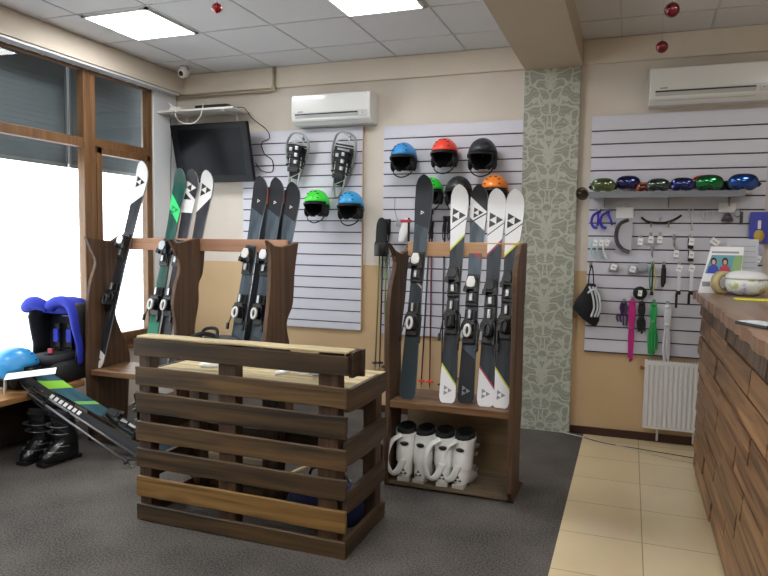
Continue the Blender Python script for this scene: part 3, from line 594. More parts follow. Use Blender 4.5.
# mitten bag at poles
p = atY(383, 256, Yp-.02)
m = MB(); m.smooth = True
rings = []
for z, a, b in ((0, .045, .02), (.03, .058, .03), (.12, .06, .03), (.125, .052, .028), (.2, .05, .028), (.27, .045, .026), (.31, .03, .018), (.325, .012, .01)):
    rings.append([V((a*math.cos(q), b*math.sin(q), z)) for q in [2*math.pi*k/14 for k in range(14)]])
e = thing('ski_glove', 'black ski glove with wide cuff hanging over the poles left of the narrow rack', 'glove', p-V((0, .045, 0)))
m.loft(rings); obj('hand', m, STRAP, e); m = MB(); m.lathe([(.06, .0), (.064, .01), (.064, .1), (.06, .115)], n=14); m.v = [V((q.x, q.y*.55, q.z)) for q in m.v]; obj('cuff', m, BLK, e)
# white glove with red strap
p = atY(404, 244, Yp-.04); e = thing('ski_glove', 'white and red glove hanging behind the left ski of the narrow rack', 'glove', p)
m = MB(); m.smooth = True; rings = []
for z, a, b, ox in ((0, .015, .01, -.03), (.03, .035, .02, -.02), (.1, .045, .025, .0), (.16, .036, .02, .012), (.2, .03, .018, .02), (.215, .01, .01, .022)):
    rings.append([V((ox+a*math.cos(q), b*math.sin(q), z)) for q in [2*math.pi*k/12 for k in range(12)]])
m.loft(rings); obj('hand', m, WHT, e); m = MB(); m.box((-.03, -.024, .18), (.06, .02, .205), .006); obj('cuff_band', m, pmat('red strap', '#b02838', .6), e); m = MB(); m.box((.035, -.02, .02), (.05, .0, .22), .004); obj('strap', m, STRAP, e)
# ---------------------------------------------------------------- helmets
LIN = pmat('helmet liner', '#15161a', .85)
def helmet(label, cx, top, color, Y=5.24, sc=1.0, pos=None, rotz=0, group='helmets hanging on the slat walls', key=None, rough=.35, rot=None, strap=True):
    hw, hd, hh = .108*sc, .135*sc, .128*sc
    if pos is None:
        p = atY(cx, top, Y); base = V((p.x, Y, p.z-hh-.105*sc))
    else: base = V(pos)
    e = thing('ski_helmet', label, 'ski helmet', base, rot=rot or (0, 0, rotz), group=group)
    z0 = .105*sc; c = (0, 0, z0)
    m = MB(); m.sph(c, (hw, hd, hh), 28, 18, keep=lambda v: v.z > (.10 if v.y < -.3 else (-.06 if v.y < .3 else -.28)))
    o = obj('shell', m, color, e, solid=.004)
    m = MB(); rim = []
    for k in range(28):
        q = 2*math.pi*k/28; vy = math.sin(q); zz = (.04 if vy < -.3 else (-.12 if vy < .3 else -.32)); r = math.sqrt(max(0, 1-zz*zz))
        rim.append(V((hw*1.005*r*math.cos(q), hd*1.005*r*vy, z0+hh*zz)))
    m.tube(rim, .006*sc, 6, True); obj('rim', m, BLK, e)
    m = MB(); m.sph(c, (hw*.95, hd*.95, hh*.95), 26, 18, keep=lambda v: v.z > (.06 if (v.y < -.45) else (-.86 if abs(v.x) > .4 and v.y < .45 else -.8)))
    obj('liner', m, LIN, e, solid=.012)
    # ear pads
    for s in (-1, 1):
        m = MB(); m.sph((s*hw*.84, -.005, z0-.06*sc), (.018*sc, .05*sc, .048*sc), 14, 10); obj('ear_pad', m, LIN, e)
    # vents
    for k, (a, b) in enumerate(((-.45, .75), (.45, .75), (-.2, .9), (.2, .9), (-.55, .45), (.55, .45))):
        x = a*hw*.9; z = b; y = -math.sqrt(max(0, 1-(a*.9)**2-(z*.9)**2)); P0 = V((x, hd*y*1.0, z0+hh*z*.9))
        m = MB(); m.box((P0.x-.011*sc, P0.y-.004, P0.z-.004*sc), (P0.x+.011*sc, P0.y+.006, P0.z+.004*sc), .002); obj('vent', m, BLK, e)
    if strap:
        m = MB(); m.tube(spline([(-hw*.8, -.02, z0-.09*sc), (-hw*.6, -.04, z0-.135*sc), (0, -.055, z0-.16*sc), (hw*.6, -.04, z0-.135*sc), (hw*.8, -.02, z0-.09*sc)]), .006*sc, 6, flat=.4); obj('chin_strap', m, STRAP, e)
    if key: hook(key, base.x, base.z+z0-.0, .17)
    return e
def hc(n, c, r=.35): return pmat('helmet '+n, c, r, coat=.3)
helmet('bright blue ski helmet on the wall, upper left beside the column panel', 404, 142.5, hc('blue', '#2b86c8'), key='mid')
helmet('red ski helmet on the wall between the blue and navy ones', 445, 138, hc('red', '#e2402e'), key='mid')
helmet('navy black ski helmet at the upper right, beside the patterned column', 483, 138, hc('navy', '#1d2430', .5), key='mid', sc=1.06)
helmet('green ski helmet partly hidden by the dark ski in the narrow rack', 431, 177, hc('green', '#2fcf3a'), key='mid', sc=.95)
helmet('matte black ski helmet behind the white ski tips', 459, 176, hc('black', '#1b1c20', .6), key='mid')
helmet('orange ski helmet above the right ski tips', 495, 174.5, hc('orange', '#f2842a'), key='mid', sc=1.02)
helmet('neon green ski helmet under the left snowshoe', 317, 189.5, hc('neon', '#3fe23c'), key='left', sc=1.0)
helmet('sky blue ski helmet under the right snowshoe', 351, 191, hc('sky', '#2f9bd6'), key='left', sc=1.02)
# ---------------------------------------------------------------- snowshoes
AL = pmat('snowshoe tube', '#9aa0a0', .3, .7); DECK = pmat('snowshoe deck', '#1e2122', .6); CR = pmat('crampon steel', '#b4b8ba', .3, .9)
def snowshoe(label, tx, ty, bx, by):
    Y = FACE-.09; tp = atY(tx, ty, Y); bt = atY(bx, by, Y+.05); e = thing('snowshoe', label, 'snowshoe', group='snowshoes hung on the left slat wall'); e.scale = (1.12, 1, 1); L = (tp-bt).length; place(e, bt, tp)
    out = [(0, 0, 0), (.02, 0, .02), (.05, 0, .14), (.085, 0, .28), (.098, 0, .38), (.085, 0, L-.05), (.045, -.012, L-.005), (0, -.016, L), (-.045, -.012, L-.005), (-.085, 0, L-.05), (-.098, 0, .38), (-.085, 0, .28), (-.05, 0, .14), (-.02, 0, .02)]
    m = MB(); m.tube(spline(out, 4, True), .009, 8, True); obj('frame', m, AL, e)
    m = MB(); m.prism([(-.04, .1), (-.075, .28), (-.085, .38), (-.076, L-.1), (.076, L-.1), (.085, .38), (.075, .28), (.04, .1)], -.003, .003, 'y'); obj('deck', m, DECK, e)
    m = MB()
    for a, b in (((-.08, L-.09), (.03, L-.02)), ((.08, L-.09), (-.03, L-.02)), ((-.085, L-.12), (.085, L-.12)), ((-.06, .19), (.06, .19)), ((-.04, .1), (.05, .16))): m.tube([(a[0], -.008, a[1]), (b[0], -.008, b[1])], .004, 5)
    for s in (-1, 1): m.tube([(s*.045, -.012, .05), (s*.05, -.014, .3)], .006, 6)
    obj('lacing', m, pmat('white lacing', '#cfd3d0', .5), e)
    bd = MB(); bd.box((-.05, -.05, .16), (.05, -.012, .2), .008); bd.box((-.045, -.03, .17), (.045, -.01, .40), .008); bd.box((-.06, -.06, .32), (.06, -.015, .40), .012); o = obj('binding', bd, BLK, e)
    m = MB()
    for z in (.21, .27, .33, .38): m.tube(spline([(-.065, -.012, z), (-.055, -.06, z+.01), (0, -.078, z+.02), (.055, -.06, z+.01), (.07, -.012, z-.01)], 4), .007, 6, flat=.5)
    m.tube(spline([(.06, -.02, .3), (.1, -.05, .27), (.09, -.04, .22), (.07, -.03, .25)], 4), .005, 5); obj('strap', m, STRAP, o)
    for x, z in ((.02, .24), (.02, .3), (.02, .36), (-.03, .345)): m = MB(); m.box((x, -.088, z), (x+.026, -.072, z+.03), .003); obj('buckle', m, CR, o)
    m = MB()
    for x in (-.04, -.015, .015, .04): m.add([V((x-.01, -.01, .41)), V((x+.01, -.01, .41)), V((x, -.04, .42))], [[0, 1, 2], [2, 1, 0]])
    m.box((-.05, -.012, .40), (.05, -.008, .42)); obj('crampon', m, CR, e)
    p = tp; hook('left', p.x, p.z-.03, .075)
snowshoe('snowshoe with grey frame and black straps, left of the pair on the wall', 299, 133.5, 293, 190)
snowshoe('snowshoe with grey frame and black straps, right of the pair, above the sky blue helmet', 346.5, 132.5, 337, 197)
# ---------------------------------------------------------------- ski boots
def ring(cx, cy, z, a, b, n=18, p=1.0, tilt=0):
    out = []
    for k in range(n):
        q = 2*math.pi*k/n; c, s = math.cos(q), math.sin(q); x = a*abs(c)**p*(1 if c >= 0 else -1); y = b*abs(s)**p*(1 if s >= 0 else -1)
        out.append(V((cx+x, cy+y, z+tilt*y)))
    return out
def boot(label, loc, rz, shellm, accent, group, sole, sc=1.0, loop=True, mark=None):
    """toe points to local -y"""
    e = thing('ski_boot', label, 'ski boot', loc, rot=(0, 0, rz), group=group); e.scale = (sc*1.15, sc, sc)
    m = MB(); m.smooth = True
    m.loft([ring(0, -.045, .02, .042, .135, p=.8), ring(0, -.045, .035, .048, .142, p=.8), ring(0, -.04, .07, .05, .138, p=.85), ring(0, -.02, .10, .049, .112, p=.9), ring(0, .0, .13, .05, .088), ring(0, .012, .16, .053, .072)]); obj('lower_shell', m, shellm, e)
    m = MB(); m.smooth = True
    m.loft([ring(0, .012, .12, .055, .078), ring(0, .012, .16, .057, .076), ring(0, .0, .22, .058, .072, tilt=-.1), ring(0, -.012, .27, .062, .074, tilt=-.2), ring(0, -.02, .30, .063, .075, tilt=-.25)], cap=False); cuff = obj('cuff', m, shellm, e)
    m = MB(); m.smooth = True
    m.loft([ring(0, -.018, .28, .054, .066, tilt=-.2), ring(0, -.024, .33, .056, .066, tilt=-.25), ring(0, -.026, .345, .048, .058, tilt=-.25), ring(0, -.024, .335, .036, .045, tilt=-.2), ring(0, -.02, .27, .034, .044)]); obj('liner', m, LIN, e)
    m = MB(); m.box((-.036, -.185, 0), (.036, -.03, .022), .004); m.box((-.034, .02, 0), (.034, .1, .026), .004); m.box((-.03, -.19, .012), (.03, -.17, .03), .003); obj('sole', m, sole, e)
    for z, y0, w in ((.085, -.11, .052), (.115, -.06, .054), (.20, -.075, .06), (.25, -.085, .064)):
        m = MB(); m.tube(spline([(-w, y0+.05, z-.004), (-w*.8, y0-.005, z), (0, y0-.03-(.0 if z > .15 else .0), z+.004), (w*.8, y0-.005, z), (w, y0+.05, z-.004)], 4), .0055, 6, flat=.45); m.box((-w-.006, y0+.0, z-.008), (-w+.008, y0+.05, z+.010), .003); obj('buckle', m, accent, e)
    m = MB(); m.loft([ring(0, -.02, .30, .066, .078, tilt=-.25), ring(0, -.022, .322, .065, .077, tilt=-.25)], cap=False); obj('power_strap', m, STRAP if shellm is not WB else WHT, e)
    m = MB(); m.sph((0, .068, .245), (.026, .012, .014), 12, 8); obj('spine_cutout', m, BLK, cuff)
    if loop:
        m = MB(); m.tube(spline([(.02, .062, .30), (.075, .07, .25), (.1, .085, .14), (.07, .1, .055), (.03, .105, .07), (.0, .095, .15)], 5), .02, 8, flat=.35); obj('carry_strap', m, shellm, e)
    if mark:
        m = MB()
        for cx, cz in ((-.012, .05), (.012, .05), (0, .07)): m.add([V((cx-.010, .0975, cz)), V((cx+.010, .0975, cz)), V((cx, .0935, cz+.018))], [[0, 1, 2], [2, 1, 0]])
        obj('triangle_mark', m, mark, e)
    return e
WB = pmat('boot white', '#e8e8e5', .35, coat=.2)
lb = ['leftmost white ski boot on the low shelf of the narrow rack', 'second from left white ski boot on the low shelf', 'second from right white ski boot on the low shelf', 'rightmost white ski boot on the low shelf, with empty shelf beside it']
for k, px in enumerate((406, 424, 444, 463)):
    p = atY(px, 480, 3.87); boot(lb[k], (p.x, 3.865, .0375), math.pi+.12*(-1)**k, WB, GRY, 'white ski boots on the low shelf', pmat('boot sole', '#b9b6ae', .6), .93, loop=(k in (0, 2, 3)), mark=BL)
BB = pmat('boot black', '#17181b', .25, coat=.3)
boot('black ski boot with silver buckles on the floor, left of the pair before the bench', (-3.70, 3.36, 0), math.radians(5), BB, SIL, 'black boots before the bench', BLKM, 1.0, False)
boot('black ski boot with silver buckles on the floor, right of the pair before the bench', (-3.52, 3.38, 0), math.radians(-8), BB, SIL, 'black boots before the bench', BLKM, 1.0, False)
for k, (x, y, r, l) in enumerate(((-3.36, 3.98, 20, 'black ski boot on the low shelf of the long rack, next to the pallet counter'), (-3.20, 3.97, -10, 'black ski boot on the low shelf of the long rack, by the pallet'))):
    boot(l, (x, y, .036), math.radians(r), BB, SIL, 'boots low in the long rack', BLKM, .95, False)
# boots behind the pallet counter, seen through its gaps
boot('black ski boot lying seen through the pallet gaps at lower right', (-1.62, 3.55, 0), math.radians(60), BB, GRY, None, BLKM, 1.0, False)
e = thing('soft_bag', 'dark blue soft bag on the floor seen through the pallet slats', 'bag', (-1.50, 3.20, 0))
m = MB(); m.smooth = True; m.loft([ring(0, 0, .0, .2, .12, p=.7), ring(0, 0, .08, .22, .14, p=.7), ring(0, 0, .17, .19, .11, p=.8), ring(0, 0, .2, .1, .05)]); obj('body', m, pmat('navy fabric', '#1a2350', .8, bump=.4, scale=60), e)
m = MB(); m.tube(spline([(-.1, 0, .19), (-.07, -.02, .27), (.05, -.02, .27), (.1, 0, .19)]), .008, 6); obj('handle', m, STRAP, e)
# things on the long rack's shelf in the right bay (bindings and gloves)
e = thing('boot_bag', 'black and grey padded bag on the shelf in the right bay of the long rack', 'bag', (-2.67, 3.93, .532))
m = MB(); m.smooth = True; m.loft([ring(0, 0, 0, .19, .11, p=.7), ring(0, 0, .1, .21, .13, p=.7), ring(0, 0, .22, .19, .12, p=.75), ring(.01, 0, .29, .12, .07)]); obj('body', m, pmat('grey padding', '#4b4d50', .8, bump=.3, scale=50), e)
m = MB(); m.tube(spline([(-.2, -.02, .22), (-.16, -.1, .28), (-.05, -.12, .32), (.02, -.08, .30), (.1, -.12, .27), (.19, -.08, .2), (.15, -.1, .12)]), .016, 8, flat=.5); m.tube(spline([(-.1, -.1, .26), (-.08, -.06, .34), (.0, -.04, .345), (.04, -.09, .29)]), .012, 8); obj('strap', m, STRAP, e)
for q in ((.1, -.125, .22), (.16, -.11, .17)): m = MB(); m.sph(q, (.03, .02, .025), 10, 8); obj('buckle', m, WHT, e)
# ---------------------------------------------------------------- pallet counter
PW = wood('stained pallet wood', '#2a2015', '#5c4528', 'x', .5, .35, .8); PWY = wood('stained pallet wood side', '#2a2016', '#4d3a25', 'y', .5, .3, .8); PZ = wood('stained post wood', '#33241a', '#573c26', 'z', .55, .2, .8)
RAW = wood('raw pine top', '#a3926f', '#cdbd94', 'x', .7, .1, .8); PH = wood('warm pallet plank', '#5a411f', '#8c6a38', 'x', .5, .1, .8)
P = thing('pallet_counter', 'counter built of dark stained pallets with a raw pine top', 'counter', (-1.81, 3.05, 0)); ox, oy = -1.81, 3.05
def pb(name, a, b, mt, lab=None, skew=0, bev=.004):
    m = MB(); x0, y0, z0 = a; x1, y1, z1 = b
    nx = 10; rings = []
    if x1-x0 > .6:
        for k in range(nx+1):
            x = x0+(x1-x0)*k/nx; j = random.uniform(-.002, .002); dz = skew*(k/nx-.5)
            rings.append([V((x-ox, y0-oy, z0+j+dz)), V((x-ox, y1-oy, z0+j+dz)), V((x-ox, y1-oy, z1+j+dz)), V((x-ox, y0-oy, z1+j+dz))])
        m.loft(rings)
    else: m.box((x0-ox, y0-oy, z0), (x1-ox, y1-oy, z1), bev)
    o = obj(name, m, mt, P, lab)
    o.data.transform(Matrix.Translation(-V(((x0+x1)/2-ox, (y0+y1)/2-oy, (z0+z1)/2)))); o.location = ((x0+x1)/2-ox, (y0+y1)/2-oy, (z0+z1)/2)
    if x1-x0 > .6: b_ = o.modifiers.new('b', 'BEVEL'); b_.width = .003; b_.segments = 1; b_.limit_method = 'ANGLE'
    return o
F0, F1 = 2.785, 2.805
zs = [(.003, .088), (.130, .236), (.286, .386), (.428, .530), (.579, .687), (.726, .823)]
for k, (a, b) in enumerate(zs): pb('front_plank', (-2.415, F0, a), (-1.205, F1, b), PH if k == 1 else PW, 'front plank in warmer, lighter brown' if k == 1 else None, skew=-.012)
pb('front_plank', (-2.415, F0-.008, .882), (-1.196, F1, .972), PW, None, -.012)
pb('cap_board', (-2.40, F0-.004, .978), (-1.20, F1+.075, .990), RAW, 'raw pale wooden cap board')
for x0, x1 in ((-2.405, -2.335), (-1.915, -1.815), (-1.36, -1.255)): pb('post', (x0, F1+.001, 0), (x1, F1+.07, .974), PZ)
for x0, x1 in ((-2.405, -2.335), (-1.915, -1.815), (-1.30, -1.228)): pb('post', (x0, 3.23, 0), (x1, 3.32, .776), PZ)
for k in range(5): y0 = F1+.072+k*.091; pb('top_board', (-2.41, y0, .778), (-1.21, y0+.087, .80), RAW)
# side face
for a, b in ((.003, .088), (.215, .31), (.445, .555), (.70, .80)):
    m = MB(); rings = []
    for k in range(9):
        t_ = k/8; y = F1+(3.325-F1)*t_; dz = -.012*math.sin(math.pi*t_) if a > .1 else 0
        rings.append([V((-1.228, y, a+dz)), V((-1.205, y, a+dz)), V((-1.205, y, b-dz*.2)), V((-1.228, y, b-dz*.2))])
    m.loft(rings); m.v = [q-V((ox, oy, 0)) for q in m.v]; obj('side_plank', m, PWY, P)
    m = MB(); m.loft([[q-V((1.177, 0, 0)) for q in r] for r in rings]); m.v = [q-V((ox, oy, 0)) for q in m.v]; obj('side_plank', m, PWY, P)
pb('end_block', (-1.255, F1+.076, .86), (-1.16, F1+.10, .99), PWY)
pb('end_block', (-1.205, F1, .865), (-1.18, F1+.10, .985), PWY)
for a, b in ((.30, .40), (.0, .09)): pb('back_plank', (-2.41, 3.321, a), (-1.22, 3.34, b), PW)
# things on the pallet top
e = thing('goggle_strap_roll', 'white and grey rolled strap lying on the pallet counter top', 'strap', (-1.55, 3.05, .801))
m = MB(); m.tube(spline([(-.13, 0, .008), (-.08, .03, .03), (-.02, .03, .045), (.03, .0, .03), (.0, -.04, .02), (-.06, -.02, .035), (-.1, -.04, .02), (-.15, -.05, .008)]), .014, 8, flat=.5); obj('band', m, WHT, e)
m = MB(); m.tube(spline([(.03, .03, .01), (.08, .05, .03), (.13, .02, .04), (.12, -.03, .03), (.07, -.04, .02), (.04, -.01, .03)]), .013, 8, flat=.5); obj('band_end', m, GRY, e)
e = thing('small_gadget', 'small white rounded gadget at the left end of the pallet counter top', 'gadget', (-2.14, 3.05, .801))
m = MB(); m.smooth = True; m.loft([ring(0, 0, 0, .06, .03), ring(0, 0, .015, .062, .03), ring(0, 0, .025, .04, .02)]); m.loft([ring(.03, 0, .02, .016, .016), ring(.032, 0, .05, .02, .018), ring(.032, 0, .062, .012, .01)]); obj('body', m, WHT, e)
# items on the floor behind pallet
for (x, y, L_, r, l) in ((-2.2, 3.58, .5, .5, 'thin pale wooden batten on the floor behind the left pallet gaps'), (-2.0, 3.62, .5, .45, 'second pale wooden batten behind the left pallet gaps')):
    m = MB(); m.box((-L_/2, -.012, 0), (L_/2, .012, .02), .003); o = obj('wooden_batten', m, RAW); o.location = (x, y, 0); o.rotation_euler = (0, 0, r+.9); tag(o, l, 'batten')
# ---------------------------------------------------------------- bench with things
BW = wood('bench wood', '#7d5733', '#a87c4d', 'y', .5, .05, .9)
e = thing('bench', 'brown wooden bench along the left window', 'bench', (-3.92, 2.4, 0))
m = MB(); m.box((-.235, -1.2, .415), (.215, 1.35, .455), .006); obj('seat', m, BW, e)
m = MB(); m.box((-.23, -1.2, .02), (-.20, 1.3, .415)); obj('back_board', m, pmat('bench dark board', '#3a2c20', .7), e)  # plain dark brown board along the wall side under the seat
for y in (-1.0, .2, 1.28):
    m = MB(); m.box((-.19, y-.03, 0), (.16, y+.03, .415), .004); obj('leg', m, wood('bench leg wood', '#3e2c1c', '#573e28', 'z', .6, .05), e)
helmet('blue ski helmet lying on the bench at the left edge', 0, 0, hc('bench blue', '#2f8fce'), pos=(-3.95, 3.37, .462), rotz=2.6, group=None, sc=1.2, strap=False)
# child car seat
e = thing('child_car_seat', 'black child car seat with royal blue trim on the bench', 'car seat', (-3.93, 3.70, .456), rot=(0, 0, math.radians(8)))
BLU = pmat('royal blue fabric', '#1f2fa8', .75, bump=.3, scale=120); CSB = pmat('car seat black', '#1b1c20', .6); CSF = pmat('car seat fabric', '#232429', .9, bump=.3, scale=90)
m = MB(); m.smooth = True
m.loft([ring(0, .02, 0, .175, .19, p=.6), ring(0, .02, .05, .185, .2, p=.6), ring(0, .02, .12, .19, .2, p=.6), ring(0, .02, .15, .17, .18, p=.6)]); obj('base', m, CSB, e)
m = MB(); m.smooth = True; m.loft([ring(0, -.02, .12, .13, .16, p=.6), ring(0, -.03, .17, .14, .165, p=.6), ring(0, -.02, .19, .12, .14, p=.6)]); obj('seat_cushion', m, CSF, e)
m = MB(); m.smooth = True
rg = []
for z, w, d, yy in ((.1, .15, .04, .15), (.25, .17, .045, .17), (.4, .18, .05, .19), (.5, .165, .05, .2), (.56, .12, .04, .2), (.585, .05, .02, .2)):
    rg.append(ring(0, yy, z, w, d, p=.7))
m.loft(rg); obj('backrest', m, CSF, e)
for s in (-1, 1):
    m = MB(); m.smooth = True; rg = []
    for z, x, w, yf in ((.12, .175, .025, -.02), (.25, .185, .03, .0), (.36, .19, .032, -.02), (.46, .18, .034, -.05), (.535, .165, .03, -.03), (.56, .155, .016, .04)):
        rg.append([V((s*(x+w*math.cos(q)), (yf+.21)/2+(.21-yf)/2*math.sin(q), z)) for q in [2*math.pi*k/16 for k in range(16)]])
    m.loft(rg); wing = obj('side_wing', m, CSB, e)
    m = MB(); m.smooth = True
    if s > 0: m.tube(spline([(.19, .02, .12), (.205, .0, .25), (.205, -.04, .38), (.195, -.05, .48), (.165, -.045, .55), (.11, -.035, .58), (.04, -.03, .572), (-.02, -.02, .535)], 5), [.02+.025*k/35 for k in range(36)], 10); obj('trim_cover', m, BLU, wing)
    else: m.tube(spline([(-.215, -.03, .505), (-.19, -.04, .535), (-.14, -.045, .56), (-.08, -.04, .55), (-.035, -.02, .525)], 5), [.034, .036, .04, .042, .044, .046, .048, .05, .05, .05, .05, .05, .05, .048, .046, .044, .042, .04, .038, .036, .03][:21], 10); obj('trim_cover', m, BLU, wing)
m = MB(); m.smooth = True; m.loft([ring(0, .12, .48, .17, .09, p=.7), ring(.01, .12, .55, .165, .085, p=.7), ring(.02, .12, .585, .13, .06), ring(.03, .12, .60, .05, .03)]); obj('headrest_cover', m, BLU, e)
m = MB()
for s in (-1, 1): m.box((s*.05-.018, .09, .2), (s*.05+.018, .12, .40), .006)
m.box((-.018, -.1, .18), (.018, -.04, .2), .005); m.tube([(-.05, .09, .22), (0, -.03, .22), (.05, .09, .22)], .01, 6, flat=.4); hs = obj('harness', m, STRAP, e)
for s in (-1, 1): m = MB(); m.box((s*.055-.022, .075, .26), (s*.055+.022, .1, .36), .008); obj('shoulder_pad', m, BLU, hs)
m = MB(); m.box((-.02, -.055, .195), (.02, -.03, .235), .005); obj('buckle', m, pmat('buckle red', '#9c2a33', .4), hs)
m = MB(); m.box((-.03, .12, .45), (.03, .142, .456), .002); obj('logo_strip', m, LG, e)
# white folded card on the bench, lying over the skis
m = MB(); m.T = Matrix.Translation(atX(31, 374, -3.70)) @ Euler((.10, -.08, .75)).to_matrix().to_4x4(); m.box((-.15, -.07, 0), (.15, .07, .004)); m.prism([(-.145, .004), (-.151, .004), (-.165, -.095), (-.160, -.096)], -.07, .07, 'y')
tag(obj('folded_card', m, PAPER), 'white folded card lying over the ski end on the bench', 'card')
# skis leaning down from the bench to the floor
def lean_ski(label, a, b, mat, mats_extra, front, w=1.0, L=None):
    e = thing('ski', label, 'ski', group='skis leaning down from the bench'); place(e, b, a, front); L = (a-b).length
    o = obj('ski_body', ski_body(L, w), [mat, EDGE, BASEB], e); return e, L, o
A1, B1 = V((-3.83, 3.45, .545)), V((-2.96, 3.74, .02)); fr = V((.25, -.55, .8))
L = (A1-B1).length
e, L, o = lean_ski('teal ski with lime green tip graphic, leaning from bench to floor', A1, B1, skimat('ski teal', '#154a58', [(L-.2, L-.10, 1.2, '#8fd23c'), (L-.42, L-.38, 1.4, '#6fae5a'), (-1, .15, 0, '#0f2f38')]), None, fr); binding(e, L, .42, .2, BLK, GRY)
A2, B2 = V((-3.86, 3.34, .53)), V((-3.0, 3.60, .02))
e, L, o = lean_ski('black ski with white lettering strip, lying in front of the teal one', A2, B2, skimat('ski black', '#14161a', []), None, fr, .75)
m = MB()
for k in range(7): z = L-.26-k*.036; m.box((-.014, top_y(.6)-.003, z), (.016, top_y(.6)-.0015+.004, z+.022))
obj('lettering', m, WL, o)
pole('silver ski pole leaning from bench to floor, the upper of two', V((-3.72, 3.30, .49)), V((-2.96, 3.52, .006)), PS, BLK, BLK, 'poles leaning at the bench', basket_r=.022)
pole('silver ski pole leaning from bench to floor, the lower of two', V((-3.68, 3.24, .47)), V((-2.98, 3.42, .006)), PS, BLK, BLK, 'poles leaning at the bench', basket_r=.022)
# ---------------------------------------------------------------- radiator
RW = pmat('radiator white', '#dcdcdc', .3)
e = thing('radiator', 'white ribbed panel radiator under the slat wall by the counter', 'radiator', (.39, 5.36, .12))
m = MB(); a = .25; pts = []
n = 15
for k in range(n):
    x0 = -a+2*a*k/n; w_ = 2*a/n; pts += [(x0, -.035), (x0+w_*.15, -.035), (x0+w_*.3, -.043), (x0+w_*.7, -.043), (x0+w_*.85, -.035)]
pts += [(a, -.035), (a, .03), (-a, .03)]; m.prism(pts, .02, .49, 'z'); obj('panel', m, RW, e)
m = MB(); m.box((-a-.004, -.04, .48), (a+.004, .032, .515), .004); m.box((-a-.004, -.04, .0), (a+.004, .032, .022), .004); m.box((-a-.006, -.04, 0), (-a+.004, .032, .515), .003); m.box((a-.004, -.04, 0), (a+.006, .032, .515), .003); obj('casing', m, RW, e)
m = MB()
for k in range(24): m.box((-a+.015+k*.0205, -.025, .512), (-a+.027+k*.0205, .02, .5165))
obj('grille', m, GRY, e)
m = MB(); m.tube([(-a, 0, .45), (-a-.03, 0, .45), (-a-.03, .03, .45)], .01, 8); m.lathe([(.014, -.04), (.016, -.03), (.014, -.02)], (-a-.0, 0, .45), 10, 'x'); obj('valve', m, pmat('brass', '#9c6a3a', .3, .8), e)
m = MB(); m.tube([(.1, .01, .02), (.1, .01, -.1)], .008, 8); m.tube([(-.15, .01, .02), (-.15, .01, -.1)], .008, 8); m.box((-.2, .025, .3), (-.17, .058, .36)); m.box((.17, .025, .3), (.2, .058, .36)); obj('pipe', m, RW, e)
# ---------------------------------------------------------------- service counter
CW = wood('counter plank wood', '#523827', '#9a7350', 'y', .45, .25, .7, knots=False); CT = wood('counter top wood', '#6d5140', '#8f7059', 'y', .3, .03, .6, knots=False)
K = thing('service_counter', 'long service counter faced with staggered reclaimed planks', 'counter', (.75, 2.8, 0)); ox2, oy2 = .75, 2.8
m = MB(); m.box((.475-ox2, .6-oy2, .0), (1.05-ox2, 4.775-oy2, 1.145)); obj('carcass', m, pmat('counter dark core', '#1c1512', .8), K)
m = MB(); m.box((.462-ox2, .6-oy2, 0), (.475-ox2, 4.77-oy2, .07), .002); obj('plinth', m, pmat('counter plinth', '#251c18', .6), K)
CWD = wood('rough sawn edge wood', '#3a2c22', '#6a5443', 'z', .7, .3, .5, knots=False)
zr = [1.148]+[1.045-.125*k for k in range(9)]
for r_ in range(9):
    z1_, z0 = zr[r_], zr[r_+1]; hgt = z1_-z0
    cuts = [4.775, 4.775-[.30, .55, .22, .42, .15, .5, .3, .6, .2][r_]]
    while cuts[-1] > .65: cuts.append(cuts[-1]-random.choice((.62, .7, .8, .9) if r_ else (.25, .33, .4)))
    cuts[-1] = .6
    for a_, b_ in zip(cuts, cuts[1:]):
        d = random.uniform(0, .010); m = MB(); yc = (a_+b_)/2
        m.prism([(.0145, .009), (-.018-d, .009), (-.010-d, hgt-.010), (.0145, hgt-.010)], b_-yc+.006, a_-yc-.006, 'y')
        o = obj('front_plank', m, CWD if r_ == 0 else CW, K); o.location = (.462-ox2, yc-oy2, z0)
        bv = o.modifiers.new('b', 'BEVEL'); bv.width = .002; bv.segments = 2
    m = MB(); m.box((.462-ox2, 4.7755-oy2, z0+.004), (1.05-ox2, 4.79-oy2, z1_-.004), .002); obj('end_plank', m, wood('counter end wood', '#46301f', '#6b4a33', 'x', .5, .2), K)
# top with an uneven front edge
pts = []; yv = 4.81
while yv > .55: pts.append((.405+random.uniform(-.008, .008), yv)); yv -= .045
m = MB(); m.prism([(p[0]-ox2, p[1]-oy2) for p in pts]+[(1.1-ox2, .55-oy2), (1.1-ox2, 4.81-oy2)], 1.15, 1.2, 'z'); obj('worktop', m, CT, K)
